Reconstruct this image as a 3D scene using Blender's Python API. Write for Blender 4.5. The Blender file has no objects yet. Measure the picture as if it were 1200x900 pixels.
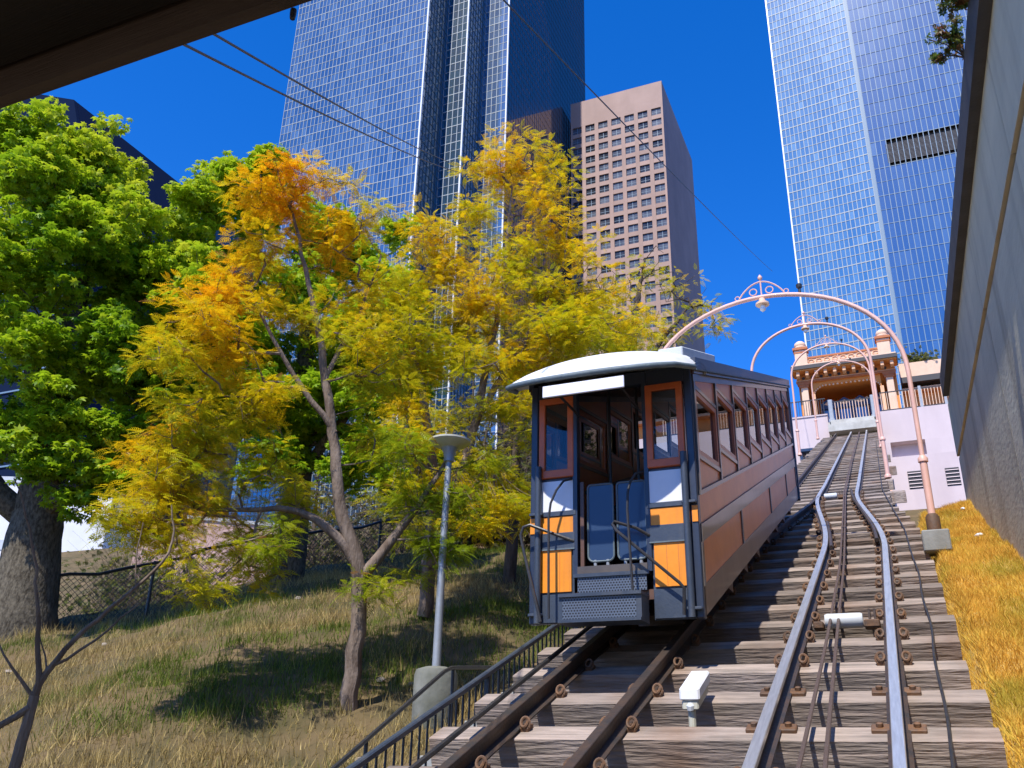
import bpy, math, random
import numpy as np
from mathutils import Vector, Matrix

# ------------------------------------------------------------------ camera, sky, sun, exposure
scene = bpy.context.scene
col = scene.collection
PI = math.pi
R = math.radians
F_PX = 1058.49
PITCH, ROLL, YAW, SLOPE = R(23.0197), R(1.3223), R(23.5238), R(20.7640)
T = math.tan(SLOPE)
CAM = Vector((0, 0, 1.957))

cam = bpy.data.cameras.new('camera')
cam.sensor_fit = 'HORIZONTAL'
cam.sensor_width = 36.0
cam.lens = 36.0 * F_PX / 1200.0
cam.clip_end = 3000
cam.clip_start = 0.05
camo = bpy.data.objects.new('camera', cam)
col.objects.link(camo)
fwd = Vector((-math.sin(YAW) * math.cos(PITCH), math.cos(YAW) * math.cos(PITCH), math.sin(PITCH)))
rt = Vector((math.cos(YAW), math.sin(YAW), 0))
up = rt.cross(fwd)
r2 = math.cos(ROLL) * rt + math.sin(ROLL) * up
u2 = -math.sin(ROLL) * rt + math.cos(ROLL) * up
m = Matrix((r2, u2, -fwd)).transposed().to_4x4()
m.translation = CAM
camo.matrix_world = m
scene.camera = camo

SUN_EL, SUN_AZ = R(55), R(6)          # azimuth measured from straight behind the camera axis (-Y) towards -X
sdir = Vector((-math.sin(SUN_AZ) * math.cos(SUN_EL), -math.cos(SUN_AZ) * math.cos(SUN_EL), math.sin(SUN_EL)))
world = bpy.data.worlds.new('World')
scene.world = world
world.use_nodes = True
wn = world.node_tree
wn.nodes.clear()
sky = wn.nodes.new('ShaderNodeTexSky')
sky.sky_type = 'NISHITA'
sky.sun_disc = False
sky.sun_elevation = SUN_EL
sky.sun_rotation = R(180) + SUN_AZ
sky.altitude = 600
sky.air_density = 1.0
sky.dust_density = 0.1
sky.ozone_density = 4.0
hs = wn.nodes.new('ShaderNodeHueSaturation')
hs.inputs['Saturation'].default_value = 1.35
hs.inputs['Hue'].default_value = 0.497
wb = wn.nodes.new('ShaderNodeBackground')
wb.inputs['Strength'].default_value = 0.15
wo = wn.nodes.new('ShaderNodeOutputWorld')
wn.links.new(sky.outputs[0], hs.inputs['Color'])
wg = wn.nodes.new('ShaderNodeMix')                     # one even colour balance for the whole sky
wg.data_type = 'RGBA'
wg.blend_type = 'MULTIPLY'
wg.inputs['Factor'].default_value = 1.0
wg.inputs['B'].default_value = (0.74, 0.79, 1.19, 1)
wn.links.new(hs.outputs[0], wg.inputs['A'])
wn.links.new(wg.outputs['Result'], wb.inputs[0])
wn.links.new(wb.outputs[0], wo.inputs[0])

sl = bpy.data.lights.new('sun', 'SUN')
sl.energy = 4.15
sl.angle = R(0.53)
sl.color = (1.0, 0.955, 0.88)
so = bpy.data.objects.new('sun', sl)
so.rotation_euler = sdir.to_track_quat('Z', 'Y').to_euler()
so.location = (-20, -30, 60)
col.objects.link(so)

scene.view_settings.view_transform = 'Standard'
scene.view_settings.look = 'None'
scene.view_settings.gamma = 1
scene.view_settings.exposure = 0.6
scene.view_settings.use_curve_mapping = False
scene.render.resolution_x, scene.render.resolution_y = 1024, 768
scene.render.engine = 'CYCLES'
scene.cycles.max_bounces = 8
scene.cycles.transparent_max_bounces = 16

rng = np.random.default_rng(7)
random.seed(7)

# ------------------------------------------------------------------ helpers
WL = {}                                       # world location of every object


def nd(nt, t, **kw):
    n = nt.nodes.new(t)
    for k, v in kw.items():
        setattr(n, k, v)
    return n


def mat(name, base, rough=0.6, var=None, vscale=4.0, stretch=(1, 1, 1), bump=0.0, bscale=30.0, metal=0.0,
        spec=0.5, coat=0.0, rand=0.0, streak=None, detail=6.0):
    """Principled material: base colour, a second noise colour, optional stain streaks, per-object variation and bump."""
    m = bpy.data.materials.new(name)
    m.use_nodes = True
    nt = m.node_tree
    b = nt.nodes['Principled BSDF']
    b.inputs['Roughness'].default_value = rough
    b.inputs['Metallic'].default_value = metal
    b.inputs['Specular IOR Level'].default_value = spec
    b.inputs['Coat Weight'].default_value = coat
    b.inputs['Coat Roughness'].default_value = 0.08
    tc = nd(nt, 'ShaderNodeTexCoord')
    mp = nd(nt, 'ShaderNodeMapping')
    mp.inputs['Scale'].default_value = stretch
    nt.links.new(tc.outputs['Object'], mp.inputs['Vector'])
    vec = mp.outputs[0]
    if rand:
        oi = nd(nt, 'ShaderNodeObjectInfo')
        ml = nd(nt, 'ShaderNodeMath', operation='MULTIPLY')
        ml.inputs[1].default_value = 37.0
        nt.links.new(oi.outputs['Random'], ml.inputs[0])
        ad = nd(nt, 'ShaderNodeVectorMath', operation='ADD')
        nt.links.new(mp.outputs[0], ad.inputs[0])
        nt.links.new(ml.outputs[0], ad.inputs[1])
        vec = ad.outputs[0]
    c = nd(nt, 'ShaderNodeRGB')
    c.outputs[0].default_value = (*base, 1)
    out = c.outputs[0]
    if var:
        n = nd(nt, 'ShaderNodeTexNoise')
        n.inputs['Scale'].default_value = vscale
        n.inputs['Detail'].default_value = detail
        n.inputs['Roughness'].default_value = 0.65
        nt.links.new(vec, n.inputs['Vector'])
        rp = nd(nt, 'ShaderNodeValToRGB')
        rp.color_ramp.elements[0].position = 0.36
        rp.color_ramp.elements[1].position = 0.64
        nt.links.new(n.outputs[0], rp.inputs[0])
        mx = nd(nt, 'ShaderNodeMix', data_type='RGBA')
        nt.links.new(rp.outputs[0], mx.inputs['Factor'])
        nt.links.new(out, mx.inputs['A'])
        mx.inputs['B'].default_value = (*var, 1)
        out = mx.outputs['Result']
    if streak:
        scol, sscale, sst, amt = streak
        mp2 = nd(nt, 'ShaderNodeMapping')
        mp2.inputs['Scale'].default_value = sst
        nt.links.new(vec if rand else tc.outputs['Object'], mp2.inputs['Vector'])
        n2 = nd(nt, 'ShaderNodeTexNoise')
        n2.inputs['Scale'].default_value = sscale
        n2.inputs['Detail'].default_value = 8
        nt.links.new(mp2.outputs[0], n2.inputs['Vector'])
        rp2 = nd(nt, 'ShaderNodeValToRGB')
        rp2.color_ramp.elements[0].position = 0.5
        rp2.color_ramp.elements[1].position = 0.72
        rp2.color_ramp.elements[1].color = (amt, amt, amt, 1)
        nt.links.new(n2.outputs[0], rp2.inputs[0])
        mx2 = nd(nt, 'ShaderNodeMix', data_type='RGBA')
        nt.links.new(rp2.outputs[0], mx2.inputs['Factor'])
        nt.links.new(out, mx2.inputs['A'])
        mx2.inputs['B'].default_value = (*scol, 1)
        out = mx2.outputs['Result']
    if rand:
        mr = nd(nt, 'ShaderNodeMapRange')
        mr.inputs['To Min'].default_value = 1 - rand
        mr.inputs['To Max'].default_value = 1 + rand
        nt.links.new(oi.outputs['Random'], mr.inputs['Value'])
        hv = nd(nt, 'ShaderNodeHueSaturation')
        nt.links.new(mr.outputs[0], hv.inputs['Value'])
        nt.links.new(out, hv.inputs['Color'])
        out = hv.outputs[0]
    nt.links.new(out, b.inputs['Base Color'])
    if bump:
        n3 = nd(nt, 'ShaderNodeTexNoise')
        n3.inputs['Scale'].default_value = bscale
        n3.inputs['Detail'].default_value = 8
        nt.links.new(vec, n3.inputs['Vector'])
        bp = nd(nt, 'ShaderNodeBump')
        bp.inputs['Strength'].default_value = bump
        bp.inputs['Distance'].default_value = 0.02
        nt.links.new(n3.outputs[0], bp.inputs['Height'])
        nt.links.new(bp.outputs[0], b.inputs['Normal'])
    return m


def mat_tint(name, trans=0.35, rough=0.5, spec=0.25):
    """Leaf / blade material: colour carried by the 'tint' attribute, part of the light passes through."""
    m = bpy.data.materials.new(name)
    m.use_nodes = True
    nt = m.node_tree
    b = nt.nodes['Principled BSDF']
    b.inputs['Roughness'].default_value = rough
    b.inputs['Specular IOR Level'].default_value = spec
    at = nd(nt, 'ShaderNodeAttribute', attribute_name='tint')
    nt.links.new(at.outputs['Color'], b.inputs['Base Color'])
    tr = nd(nt, 'ShaderNodeBsdfTranslucent')
    nt.links.new(at.outputs['Color'], tr.inputs['Color'])
    ms = nd(nt, 'ShaderNodeMixShader')
    ms.inputs[0].default_value = trans
    nt.links.new(b.outputs[0], ms.inputs[1])
    nt.links.new(tr.outputs[0], ms.inputs[2])
    nt.links.new(ms.outputs[0], nt.nodes['Material Output'].inputs[0])
    return m


def mat_glass(name, tint=(0.75, 0.8, 0.82), rough=0.02, ior=1.5):
    """Thin window pane: mostly clear, mirror-like towards grazing angles."""
    m = bpy.data.materials.new(name)
    m.use_nodes = True
    nt = m.node_tree
    nt.nodes.remove(nt.nodes['Principled BSDF'])
    tr = nd(nt, 'ShaderNodeBsdfTransparent')
    tr.inputs[0].default_value = (*tint, 1)
    gl = nd(nt, 'ShaderNodeBsdfGlossy')
    gl.inputs['Roughness'].default_value = rough
    fr = nd(nt, 'ShaderNodeFresnel')
    fr.inputs[0].default_value = ior
    ms = nd(nt, 'ShaderNodeMixShader')
    nt.links.new(fr.outputs[0], ms.inputs[0])
    nt.links.new(tr.outputs[0], ms.inputs[1])
    nt.links.new(gl.outputs[0], ms.inputs[2])
    nt.links.new(ms.outputs[0], nt.nodes['Material Output'].inputs[0])
    return m


def link(o, parent=None, wl=(0, 0, 0)):
    col.objects.link(o)
    wl = Vector(wl)
    WL[o] = wl
    if parent is not None:
        o.parent = parent
        o.location = wl - WL[parent]
    else:
        o.location = wl
    return o


def empty(name, loc):
    o = bpy.data.objects.new(name, None)
    o.empty_display_size = 0.2
    return link(o, None, loc)


def tag(o, label=None, cat=None, group=None, kind=None):
    for k, v in (('label', label), ('category', cat), ('group', group), ('kind', kind)):
        if v:
            o[k] = v
    return o


class MB:
    """Collects shapes given in world coordinates; build() links them as one mesh object."""

    def __init__(s, f=None):
        s.v, s.f, s.map = [], [], f

    def add(s, vs, fs):
        n = len(s.v)
        if s.map:
            vs = [s.map(*p) for p in vs]
        s.v += [tuple(p) for p in vs]
        s.f += [tuple(n + i for i in q) for q in fs]
        return s

    def box(s, x0, x1, y0, y1, z0, z1):
        if x0 > x1: x0, x1 = x1, x0
        if y0 > y1: y0, y1 = y1, y0
        if z0 > z1: z0, z1 = z1, z0
        return s.add([(x, y, z) for z in (z0, z1) for y in (y0, y1) for x in (x0, x1)],
                     [(0, 2, 3, 1), (4, 5, 7, 6), (0, 1, 5, 4), (2, 6, 7, 3), (0, 4, 6, 2), (1, 3, 7, 5)])

    def bbox(s, x0, x1, y0, y1, z0, z1, b=0.01):
        """box with chamfered edges (vertical and horizontal)"""
        xs, ys, zs = (x0, x1), (y0, y1), (z0, z1)
        vs, idx = [], {}
        for i in (0, 1):
            for j in (0, 1):
                for k in (0, 1):
                    for a in range(3):
                        p = [xs[i], ys[j], zs[k]]
                        for c, q in ((0, i), (1, j), (2, k)):
                            if c != a:
                                p[c] += b if q == 0 else -b
                        idx[(i, j, k, a)] = len(vs)
                        vs.append(p)
        fs = []
        o3 = [(0, 0), (1, 0), (1, 1), (0, 1)]
        for q in (0, 1):
            fs.append([idx[(q, a, c, 0)] for a, c in (o3 if q else o3[::-1])])
            fs.append([idx[(a, q, c, 1)] for a, c in (o3[::-1] if q else o3)])
            fs.append([idx[(a, c, q, 2)] for a, c in (o3 if q else o3[::-1])])
        for i in (0, 1):
            for j in (0, 1):
                fs.append([idx[(i, j, 0, 0)], idx[(i, j, 1, 0)], idx[(i, j, 1, 1)], idx[(i, j, 0, 1)]])
                fs.append([idx[(i, 0, j, 0)], idx[(i, 1, j, 0)], idx[(i, 1, j, 2)], idx[(i, 0, j, 2)]])
                fs.append([idx[(0, i, j, 1)], idx[(1, i, j, 1)], idx[(1, i, j, 2)], idx[(0, i, j, 2)]])
                for k in (0, 1):
                    fs.append([idx[(i, j, k, 0)], idx[(i, j, k, 1)], idx[(i, j, k, 2)]])
        return s.add(vs, fs)

    def prism(s, poly, axis, a0, a1):
        """polygon in the plane across an axis, extruded from a0 to a1 (axis 0: (y,z), 1: (x,z), 2: (x,y))"""
        n = len(poly)
        vs = []
        for a in (a0, a1):
            for p, q in poly:
                vs.append((a, p, q) if axis == 0 else (p, a, q) if axis == 1 else (p, q, a))
        fs = [tuple(range(n))[::-1], tuple(range(n, 2 * n))]
        fs += [(i, (i + 1) % n, n + (i + 1) % n, n + i) for i in range(n)]
        return s.add(vs, fs)

    def tube(s, pts, r, n=8, closed=False, cap=True):
        pts = [Vector(p) for p in pts]
        k = len(pts)
        rs = r if isinstance(r, (list, tuple)) else [r] * k
        vs, fs = [], []
        prev = None
        for i, p in enumerate(pts):
            if closed:
                d = pts[(i + 1) % k] - pts[i - 1]
            else:
                d = pts[min(i + 1, k - 1)] - pts[max(i - 1, 0)]
            d = d.normalized() if d.length > 1e-9 else Vector((0, 0, 1))
            if prev is None:
                ref = Vector((0, 0, 1)) if abs(d.z) < 0.9 else Vector((1, 0, 0))
                a = d.cross(ref).normalized()
            else:
                a = prev - d * prev.dot(d)
                a = a.normalized() if a.length > 1e-6 else d.orthogonal().normalized()
            prev = a
            b = d.cross(a)
            for j in range(n):
                t = 2 * PI * j / n
                vs.append(p + (a * math.cos(t) + b * math.sin(t)) * rs[i])
        for i in range(k if closed else k - 1):
            i2 = (i + 1) % k
            for j in range(n):
                fs.append((i * n + j, i * n + (j + 1) % n, i2 * n + (j + 1) % n, i2 * n + j))
        if cap and not closed:
            fs.append(tuple(range(n))[::-1])
            fs.append(tuple(range((k - 1) * n, k * n)))
        return s.add(vs, fs)

    def lathe(s, c, prof, n=16):
        vs, fs = [], []
        for r, z in prof:
            for j in range(n):
                t = 2 * PI * j / n
                vs.append((c[0] + r * math.cos(t), c[1] + r * math.sin(t), c[2] + z))
        k = len(prof)
        for i in range(k - 1):
            for j in range(n):
                fs.append((i * n + j, i * n + (j + 1) % n, (i + 1) * n + (j + 1) % n, (i + 1) * n + j))
        fs.append(tuple(range(n))[::-1])
        fs.append(tuple(range((k - 1) * n, k * n)))
        return s.add(vs, fs)

    def mesh(s, name, org):
        me = bpy.data.meshes.new(name)
        ox, oy, oz = org
        me.from_pydata([(x - ox, y - oy, z - oz) for x, y, z in s.v], [], s.f)
        me.update()
        return me

    def build(s, name, mt, parent=None, smooth=False, org=None):
        a = np.array(s.v)
        if org is None:
            org = ((a[:, 0].min() + a[:, 0].max()) / 2, (a[:, 1].min() + a[:, 1].max()) / 2, a[:, 2].min())
        me = s.mesh(name, org)
        me.materials.append(mt)
        if smooth:
            smooth_mesh(me)
        o = bpy.data.objects.new(name, me)
        return link(o, parent, org)


def smooth_mesh(me, ang=40):
    me.polygons.foreach_set('use_smooth', [True] * len(me.polygons))
    try:
        me.set_sharp_from_angle(angle=R(ang))
    except Exception:
        pass


def np_mesh(name, verts, faces, mt, parent=None, tint=None, wl=None):
    """verts (n,3), faces (m,k) with one k; tint (m,3) colour per face."""
    verts = np.asarray(verts, dtype=np.float64)
    if wl is None:
        wl = (float(verts[:, 0].mean()), float(verts[:, 1].mean()), float(verts[:, 2].min()))
    verts = verts - np.array(wl)
    m_, k = faces.shape
    me = bpy.data.meshes.new(name)
    me.vertices.add(len(verts))
    me.vertices.foreach_set('co', verts.astype(np.float32).ravel())
    me.loops.add(m_ * k)
    me.loops.foreach_set('vertex_index', faces.astype(np.int32).ravel())
    me.polygons.add(m_)
    me.polygons.foreach_set('loop_start', np.arange(0, m_ * k, k, dtype=np.int32))
    me.polygons.foreach_set('loop_total', np.full(m_, k, dtype=np.int32))
    if tint is not None:
        at = me.attributes.new('tint', 'FLOAT_COLOR', 'FACE')
        c = np.ones((m_, 4), dtype=np.float32)
        c[:, :3] = np.clip(tint, 0.002, 1)
        at.data.foreach_set('color', c.ravel())
    me.update(calc_edges=True)
    me.materials.append(mt)
    o = bpy.data.objects.new(name, me)
    return link(o, parent, wl)


def piece(me, name, parent, wl, rot=None, scale=None):
    """another object on shared mesh data"""
    o = bpy.data.objects.new(name, me)
    link(o, parent, wl)
    if rot:
        o.rotation_euler = rot
    if scale:
        o.scale = scale
    return o


def smoothstep(a, b, x):
    t = np.clip((x - a) / (b - a), 0, 1)
    return t * t * (3 - 2 * t)


def ss(a, b, x):
    t = min(max((x - a) / (b - a), 0), 1)
    return t * t * (3 - 2 * t)


def zr(y):
    """height of the rail tops along the incline"""
    return T * y + max(0.0, y - 22) * 0.016


# ------------------------------------------------------------------ materials
M = {}
M['soil'] = mat('dry_soil', (0.165, 0.115, 0.06), 0.95, (0.08, 0.068, 0.032), 1.1, bump=0.6, bscale=6, spec=0.1)
M['verge_soil'] = mat('verge_soil', (0.50, 0.31, 0.09), 0.95, (0.36, 0.25, 0.07), 2.0, bump=0.6, bscale=14, spec=0.1)
M['tie'] = mat('weathered_timber', (0.34, 0.27, 0.225), 0.9, (0.175, 0.145, 0.122), 2.0, (3.2, 6, 9), 1.0, 5, rand=0.28,
               streak=((0.15, 0.075, 0.035), 1.1, (1.1, 0.05, 0.05), 0.85), spec=0.15, detail=10)
M['concrete'] = mat('grey_concrete', (0.34, 0.345, 0.33), 0.85, (0.25, 0.255, 0.24), 1.2, bump=0.25, bscale=25,
                    streak=((0.17, 0.16, 0.13), 1.6, (1, 1, 0.12), 0.7), spec=0.25)
M['wall_concrete'] = mat('board_marked_concrete', (0.67, 0.61, 0.43), 0.8, (0.54, 0.495, 0.35), 0.9, (1, 0.35, 1.2), 0.35, 18,
                         streak=((0.21, 0.17, 0.11), 1.3, (1, 1.6, 0.12), 0.45), spec=0.3)
M['shaded_concrete'] = mat('shaded_concrete', (0.22, 0.22, 0.19), 0.9, (0.13, 0.135, 0.105), 3, bump=0.5, bscale=12, streak=((0.07, 0.075, 0.05), 2.5, (1, 1, .3), .7))  # concrete darkened in colour for the shade on the footing, with dirty streaks
M['cap_dark'] = mat('dark_wall_cap', (0.05, 0.052, 0.06), 0.6, (0.03, 0.03, 0.035), 3, bump=0.2)
M['bed'] = mat('track_bed_concrete', (0.16, 0.13, 0.11), 0.9, (0.08, 0.065, 0.05), 2.0, bump=0.5, bscale=15, spec=0.2)
M['peach_side'] = mat('peach_plaster', (0.66, 0.42, 0.31), 0.8, (0.55, 0.35, 0.27), 1.5)
M['rail_top'] = mat('worn_steel', (0.80, 0.80, 0.80), 0.34, (0.62, 0.62, 0.62), 6, (8, .5, 1), metal=0.75)
M['rail'] = mat('rail_steel', (0.05, 0.044, 0.042), 0.5, (0.10, 0.064, 0.045), 5, bump=0.2, metal=0.35)
M['clip'] = mat('rusty_clip_iron', (0.10, 0.062, 0.042), 0.7, (0.16, 0.075, 0.03), 20, bump=0.3, rand=0.25)
M['cable'] = mat('greasy_rope', (0.16, 0.105, 0.085), 0.55, (0.09, 0.06, 0.05), 60, (6, 40, 6), bump=0.6, bscale=90)
M['black_iron'] = mat('black_painted_iron', (0.022, 0.023, 0.026), 0.45, (0.04, 0.036, 0.034), 8, bump=0.15)
M['navy'] = mat('navy_paint', (0.030, 0.043, 0.068), 0.45, (0.045, 0.058, 0.08), 5, bump=0.1, bscale=40, coat=0.08, streak=((0.10, 0.10, 0.10), 4.0, (2, 2, .4), .5))
M['navy_dark'] = mat('dark_navy_paint', (0.016, 0.024, 0.045), 0.42, (0.025, 0.033, 0.055), 3, bump=0.06, coat=0.15)
M['gate_blue'] = mat('blue_gate_paint', (0.022, 0.046, 0.10), 0.35, (0.018, 0.038, 0.08), 2, coat=0.2)
M['car_white'] = mat('car_white_paint', (0.78, 0.78, 0.79), 0.5, (0.72, 0.72, 0.73), 3, coat=0.05, streak=((0.50, 0.48, 0.45), 3.0, (2, 2, .3), .45))
M['car_orange'] = mat('car_orange_paint', (0.86, 0.29, 0.006), 0.5, (0.78, 0.24, 0.004), 4, coat=0.05, bump=0.06, streak=((0.42, 0.15, 0.02), 3.5, (3, 3, .3), .5))
M['car_red'] = mat('red_orange_frame_paint', (0.62, 0.125, 0.02), 0.45, (0.52, 0.10, 0.018), 6, coat=0.1)
M['car_brown'] = mat('reddish_brown_panel_paint', (0.70, 0.22, 0.055), 0.4, (0.60, 0.18, 0.046), 2.5, coat=0.10, spec=0.35, bump=0.03)
M['car_frame'] = mat('brown_window_frame_paint', (0.50, 0.135, 0.04), 0.4, (0.42, 0.11, 0.035), 5, coat=0.1)
M['car_trim'] = mat('dark_olive_trim_paint', (0.075, 0.058, 0.042), 0.4, (0.11, 0.085, 0.06), 3, coat=0.3)
M['car_skirt'] = mat('brown_grey_skirt_paint', (0.24, 0.155, 0.10), 0.4, (0.18, 0.115, 0.075), 2, coat=0.12, bump=0.04)
M['interior'] = mat('varnished_interior_wood', (0.13, 0.062, 0.034), 0.45, (0.09, 0.042, 0.024), 3, (6, 1, 1))
M['hood'] = mat('white_roof_canvas', (0.70, 0.70, 0.68), 0.75, (0.58, 0.585, 0.57), 2.5, bump=0.2, bscale=10, streak=((0.36, 0.36, 0.34), 2.5, (1, .3, 1), .5))
M['hood_edge'] = mat('grey_roof_piping', (0.13, 0.17, 0.185), 0.6, (0.09, 0.12, 0.135), 8, bump=0.2)
M['sign_white'] = mat('blank_sign_paint', (0.80, 0.80, 0.86), 0.5, (0.76, 0.76, 0.82), 4)
M['grey_box'] = mat('pale_grey_sheet_metal', (0.55, 0.57, 0.58), 0.5, (0.48, 0.50, 0.51), 3)
M['glass'] = mat_glass('window_glass')
M['glass_clear'] = mat_glass('clear_window_glass', (0.93, 0.95, 0.95), 0.01, 1.15)
M['glass_side'] = mat_glass('side_window_glass', (0.62, 0.66, 0.66), 0.015, 1.7)
M['arch_pink'] = mat('salmon_pink_enamel', (0.76, 0.45, 0.36), 0.5, (0.68, 0.39, 0.30), 3, coat=0.05, streak=((0.55, 0.33, 0.27), 2.0, (1, 1, .3), .5))
M['lamp_white'] = mat('milk_white_glass', (0.80, 0.80, 0.78), 0.3)
M['pink_wall'] = mat('pale_pink_plaster', (0.65, 0.535, 0.53), 0.85, (0.59, 0.485, 0.48), 0.5, bump=0.1,
                     streak=((0.50, 0.40, 0.40), 0.8, (1, 1, 0.15), 0.5))
M['st_peach'] = mat('station_peach_plaster', (0.80, 0.47, 0.27), 0.75, (0.72, 0.41, 0.23), 1.5)
M['st_orange'] = mat('station_orange_plaster', (0.78, 0.30, 0.07), 0.75, (0.70, 0.26, 0.06), 1.5)
M['st_cream'] = mat('station_cream_plaster', (0.80, 0.56, 0.39), 0.75, (0.72, 0.49, 0.34), 1.5)
M['st_rust'] = mat('station_rust_trim', (0.52, 0.16, 0.04), 0.6, (0.42, 0.12, 0.03), 4)
M['st_dark'] = mat('station_dark_trim', (0.05, 0.045, 0.045), 0.6)
M['st_blue'] = mat('station_blue_trim', (0.02, 0.035, 0.085), 0.5)
M['st_glass'] = mat('station_door_glass', (0.10, 0.19, 0.34), 0.12)
M['pale_concrete'] = mat('pale_platform_concrete', (0.55, 0.53, 0.47), 0.85, (0.42, 0.40, 0.35), 2)
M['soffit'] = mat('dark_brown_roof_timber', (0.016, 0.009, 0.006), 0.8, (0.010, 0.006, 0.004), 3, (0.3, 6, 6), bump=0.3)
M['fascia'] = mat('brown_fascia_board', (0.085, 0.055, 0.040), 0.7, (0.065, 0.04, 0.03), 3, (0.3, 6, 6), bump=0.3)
M['bark'] = mat('grey_brown_bark', (0.14, 0.105, 0.08), 0.9, (0.075, 0.055, 0.042), 3, (4, 4, 1), 1.0, 16, spec=0.15)
M['bark_dark'] = mat('dark_spiny_bark', (0.055, 0.045, 0.032), 0.9, (0.17, 0.145, 0.105), 9, (2, 2, 1), 1.0, 14, spec=0.15)
M['bark_pale'] = mat('pale_smooth_bark', (0.26, 0.20, 0.155), 0.85, (0.12, 0.085, 0.062), 3, (3, 3, 1), 0.7, 16, spec=0.15)
M['leaf'] = mat_tint('leaf', 0.52, 0.45, 0.3)
M['blade'] = mat_tint('grass_blade', 0.35, 0.6, 0.15)
M['galv'] = mat('galvanised_post', (0.34, 0.36, 0.38), 0.5, (0.28, 0.30, 0.32), 6, metal=0.3)
M['lamp_shade'] = mat('aged_cream_lamp_shade', (0.52, 0.50, 0.40), 0.5, (0.44, 0.42, 0.33), 5)
M['stone'] = mat('pale_stone', (0.36, 0.31, 0.25), 0.9, (0.28, 0.23, 0.18), 8, bump=0.5, rand=0.2)
M['lawn'] = mat('lawn_turf', (0.09, 0.15, 0.03), 0.95, (0.06, 0.11, 0.02), 3, bump=0.7, bscale=20, spec=0.1)
M['path'] = mat('pale_path', (0.42, 0.41, 0.40), 0.9, (0.34, 0.33, 0.32), 2)
M['white_wall'] = mat('white_building_wall', (0.72, 0.72, 0.72), 0.8, (0.66, 0.66, 0.66), 0.6)
M['brown_stone'] = mat('rosy_granite_facade', (0.40, 0.265, 0.22), 0.7, (0.34, 0.22, 0.18), 0.10, bump=0.05, rand=0.07, streak=((0.28, 0.185, 0.155), .12, (1, 1, .15), .6))
M['dark_window'] = mat('smoked_window_glass', (0.045, 0.05, 0.065), 0.15, (0.11, 0.115, 0.135), 0.25, spec=0.5, rand=0.75)


def mat_tower(name, base, var, mix=0.35, rough=0.09, gcol=(0.75, 0.85, 1.0)):
    """Coated curtain-wall glass: tinted body plus mirror reflection of sky and neighbours."""
    m = bpy.data.materials.new(name)
    m.use_nodes = True
    nt = m.node_tree
    b = nt.nodes['Principled BSDF']
    b.inputs['Roughness'].default_value = 0.35
    b.inputs['Specular IOR Level'].default_value = 0.3
    at = nd(nt, 'ShaderNodeAttribute', attribute_name='tint')
    mx = nd(nt, 'ShaderNodeMix', data_type='RGBA')
    mx.inputs['A'].default_value = (*base, 1)
    mx.inputs['B'].default_value = (*var, 1)
    sp = nd(nt, 'ShaderNodeSeparateColor')
    nt.links.new(at.outputs['Color'], sp.inputs[0])
    nt.links.new(sp.outputs[0], mx.inputs['Factor'])
    nt.links.new(mx.outputs['Result'], b.inputs['Base Color'])
    gl = nd(nt, 'ShaderNodeBsdfGlossy')
    gl.inputs['Roughness'].default_value = rough
    gl.inputs['Color'].default_value = (*gcol, 1)
    lw = nd(nt, 'ShaderNodeFresnel')
    lw.inputs[0].default_value = 1.6
    mr = nd(nt, 'ShaderNodeMapRange')
    mr.inputs['To Min'].default_value = mix
    mr.inputs['To Max'].default_value = 1.0
    nt.links.new(lw.outputs[0], mr.inputs[0])
    ms = nd(nt, 'ShaderNodeMixShader')
    nt.links.new(mr.outputs[0], ms.inputs[0])
    nt.links.new(b.outputs[0], ms.inputs[1])
    nt.links.new(gl.outputs[0], ms.inputs[2])
    nt.links.new(ms.outputs[0], nt.nodes['Material Output'].inputs[0])
    return m


M['dark_cladding'] = mat('dark_blue_cladding', (0.010, 0.018, 0.045), 1.0, spec=0.0)
M['tw_blue'] = mat_tower('blue_curtain_glass', (0.018, 0.058, 0.135), (0.10, 0.17, 0.26), 0.30, 0.09, (0.42, 0.60, 0.66))
M['tw_light'] = mat_tower('light_blue_curtain_glass', (0.035, 0.14, 0.29), (0.14, 0.28, 0.42), 0.30, 0.09, (0.48, 0.68, 0.70))
M['tw_deep'] = mat_tower('deep_blue_curtain_glass', (0.014, 0.060, 0.17), (0.06, 0.13, 0.25), 0.28, 0.09, (0.42, 0.60, 0.66))
M['tw_teal'] = mat_tower('teal_curtain_glass', (0.004, 0.025, 0.045), (0.01, 0.05, 0.07), 0.10)
M['tw_navy'] = mat_tower('navy_curtain_glass', (0.004, 0.008, 0.022), (0.006, 0.012, 0.03), 0.22, 0.02, (0.46, 0.40, 0.36))
M['mullion'] = mat('silver_mullion', (0.32, 0.36, 0.38), 0.5)
M['mullion_dim'] = mat('blue_grey_mullion', (0.15, 0.23, 0.31), 0.5)
M['mullion_dark'] = mat('dark_teal_mullion', (0.03, 0.06, 0.075), 0.4)
M['louvre'] = mat('dark_louvre', (0.05, 0.048, 0.055), 0.6)


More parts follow.
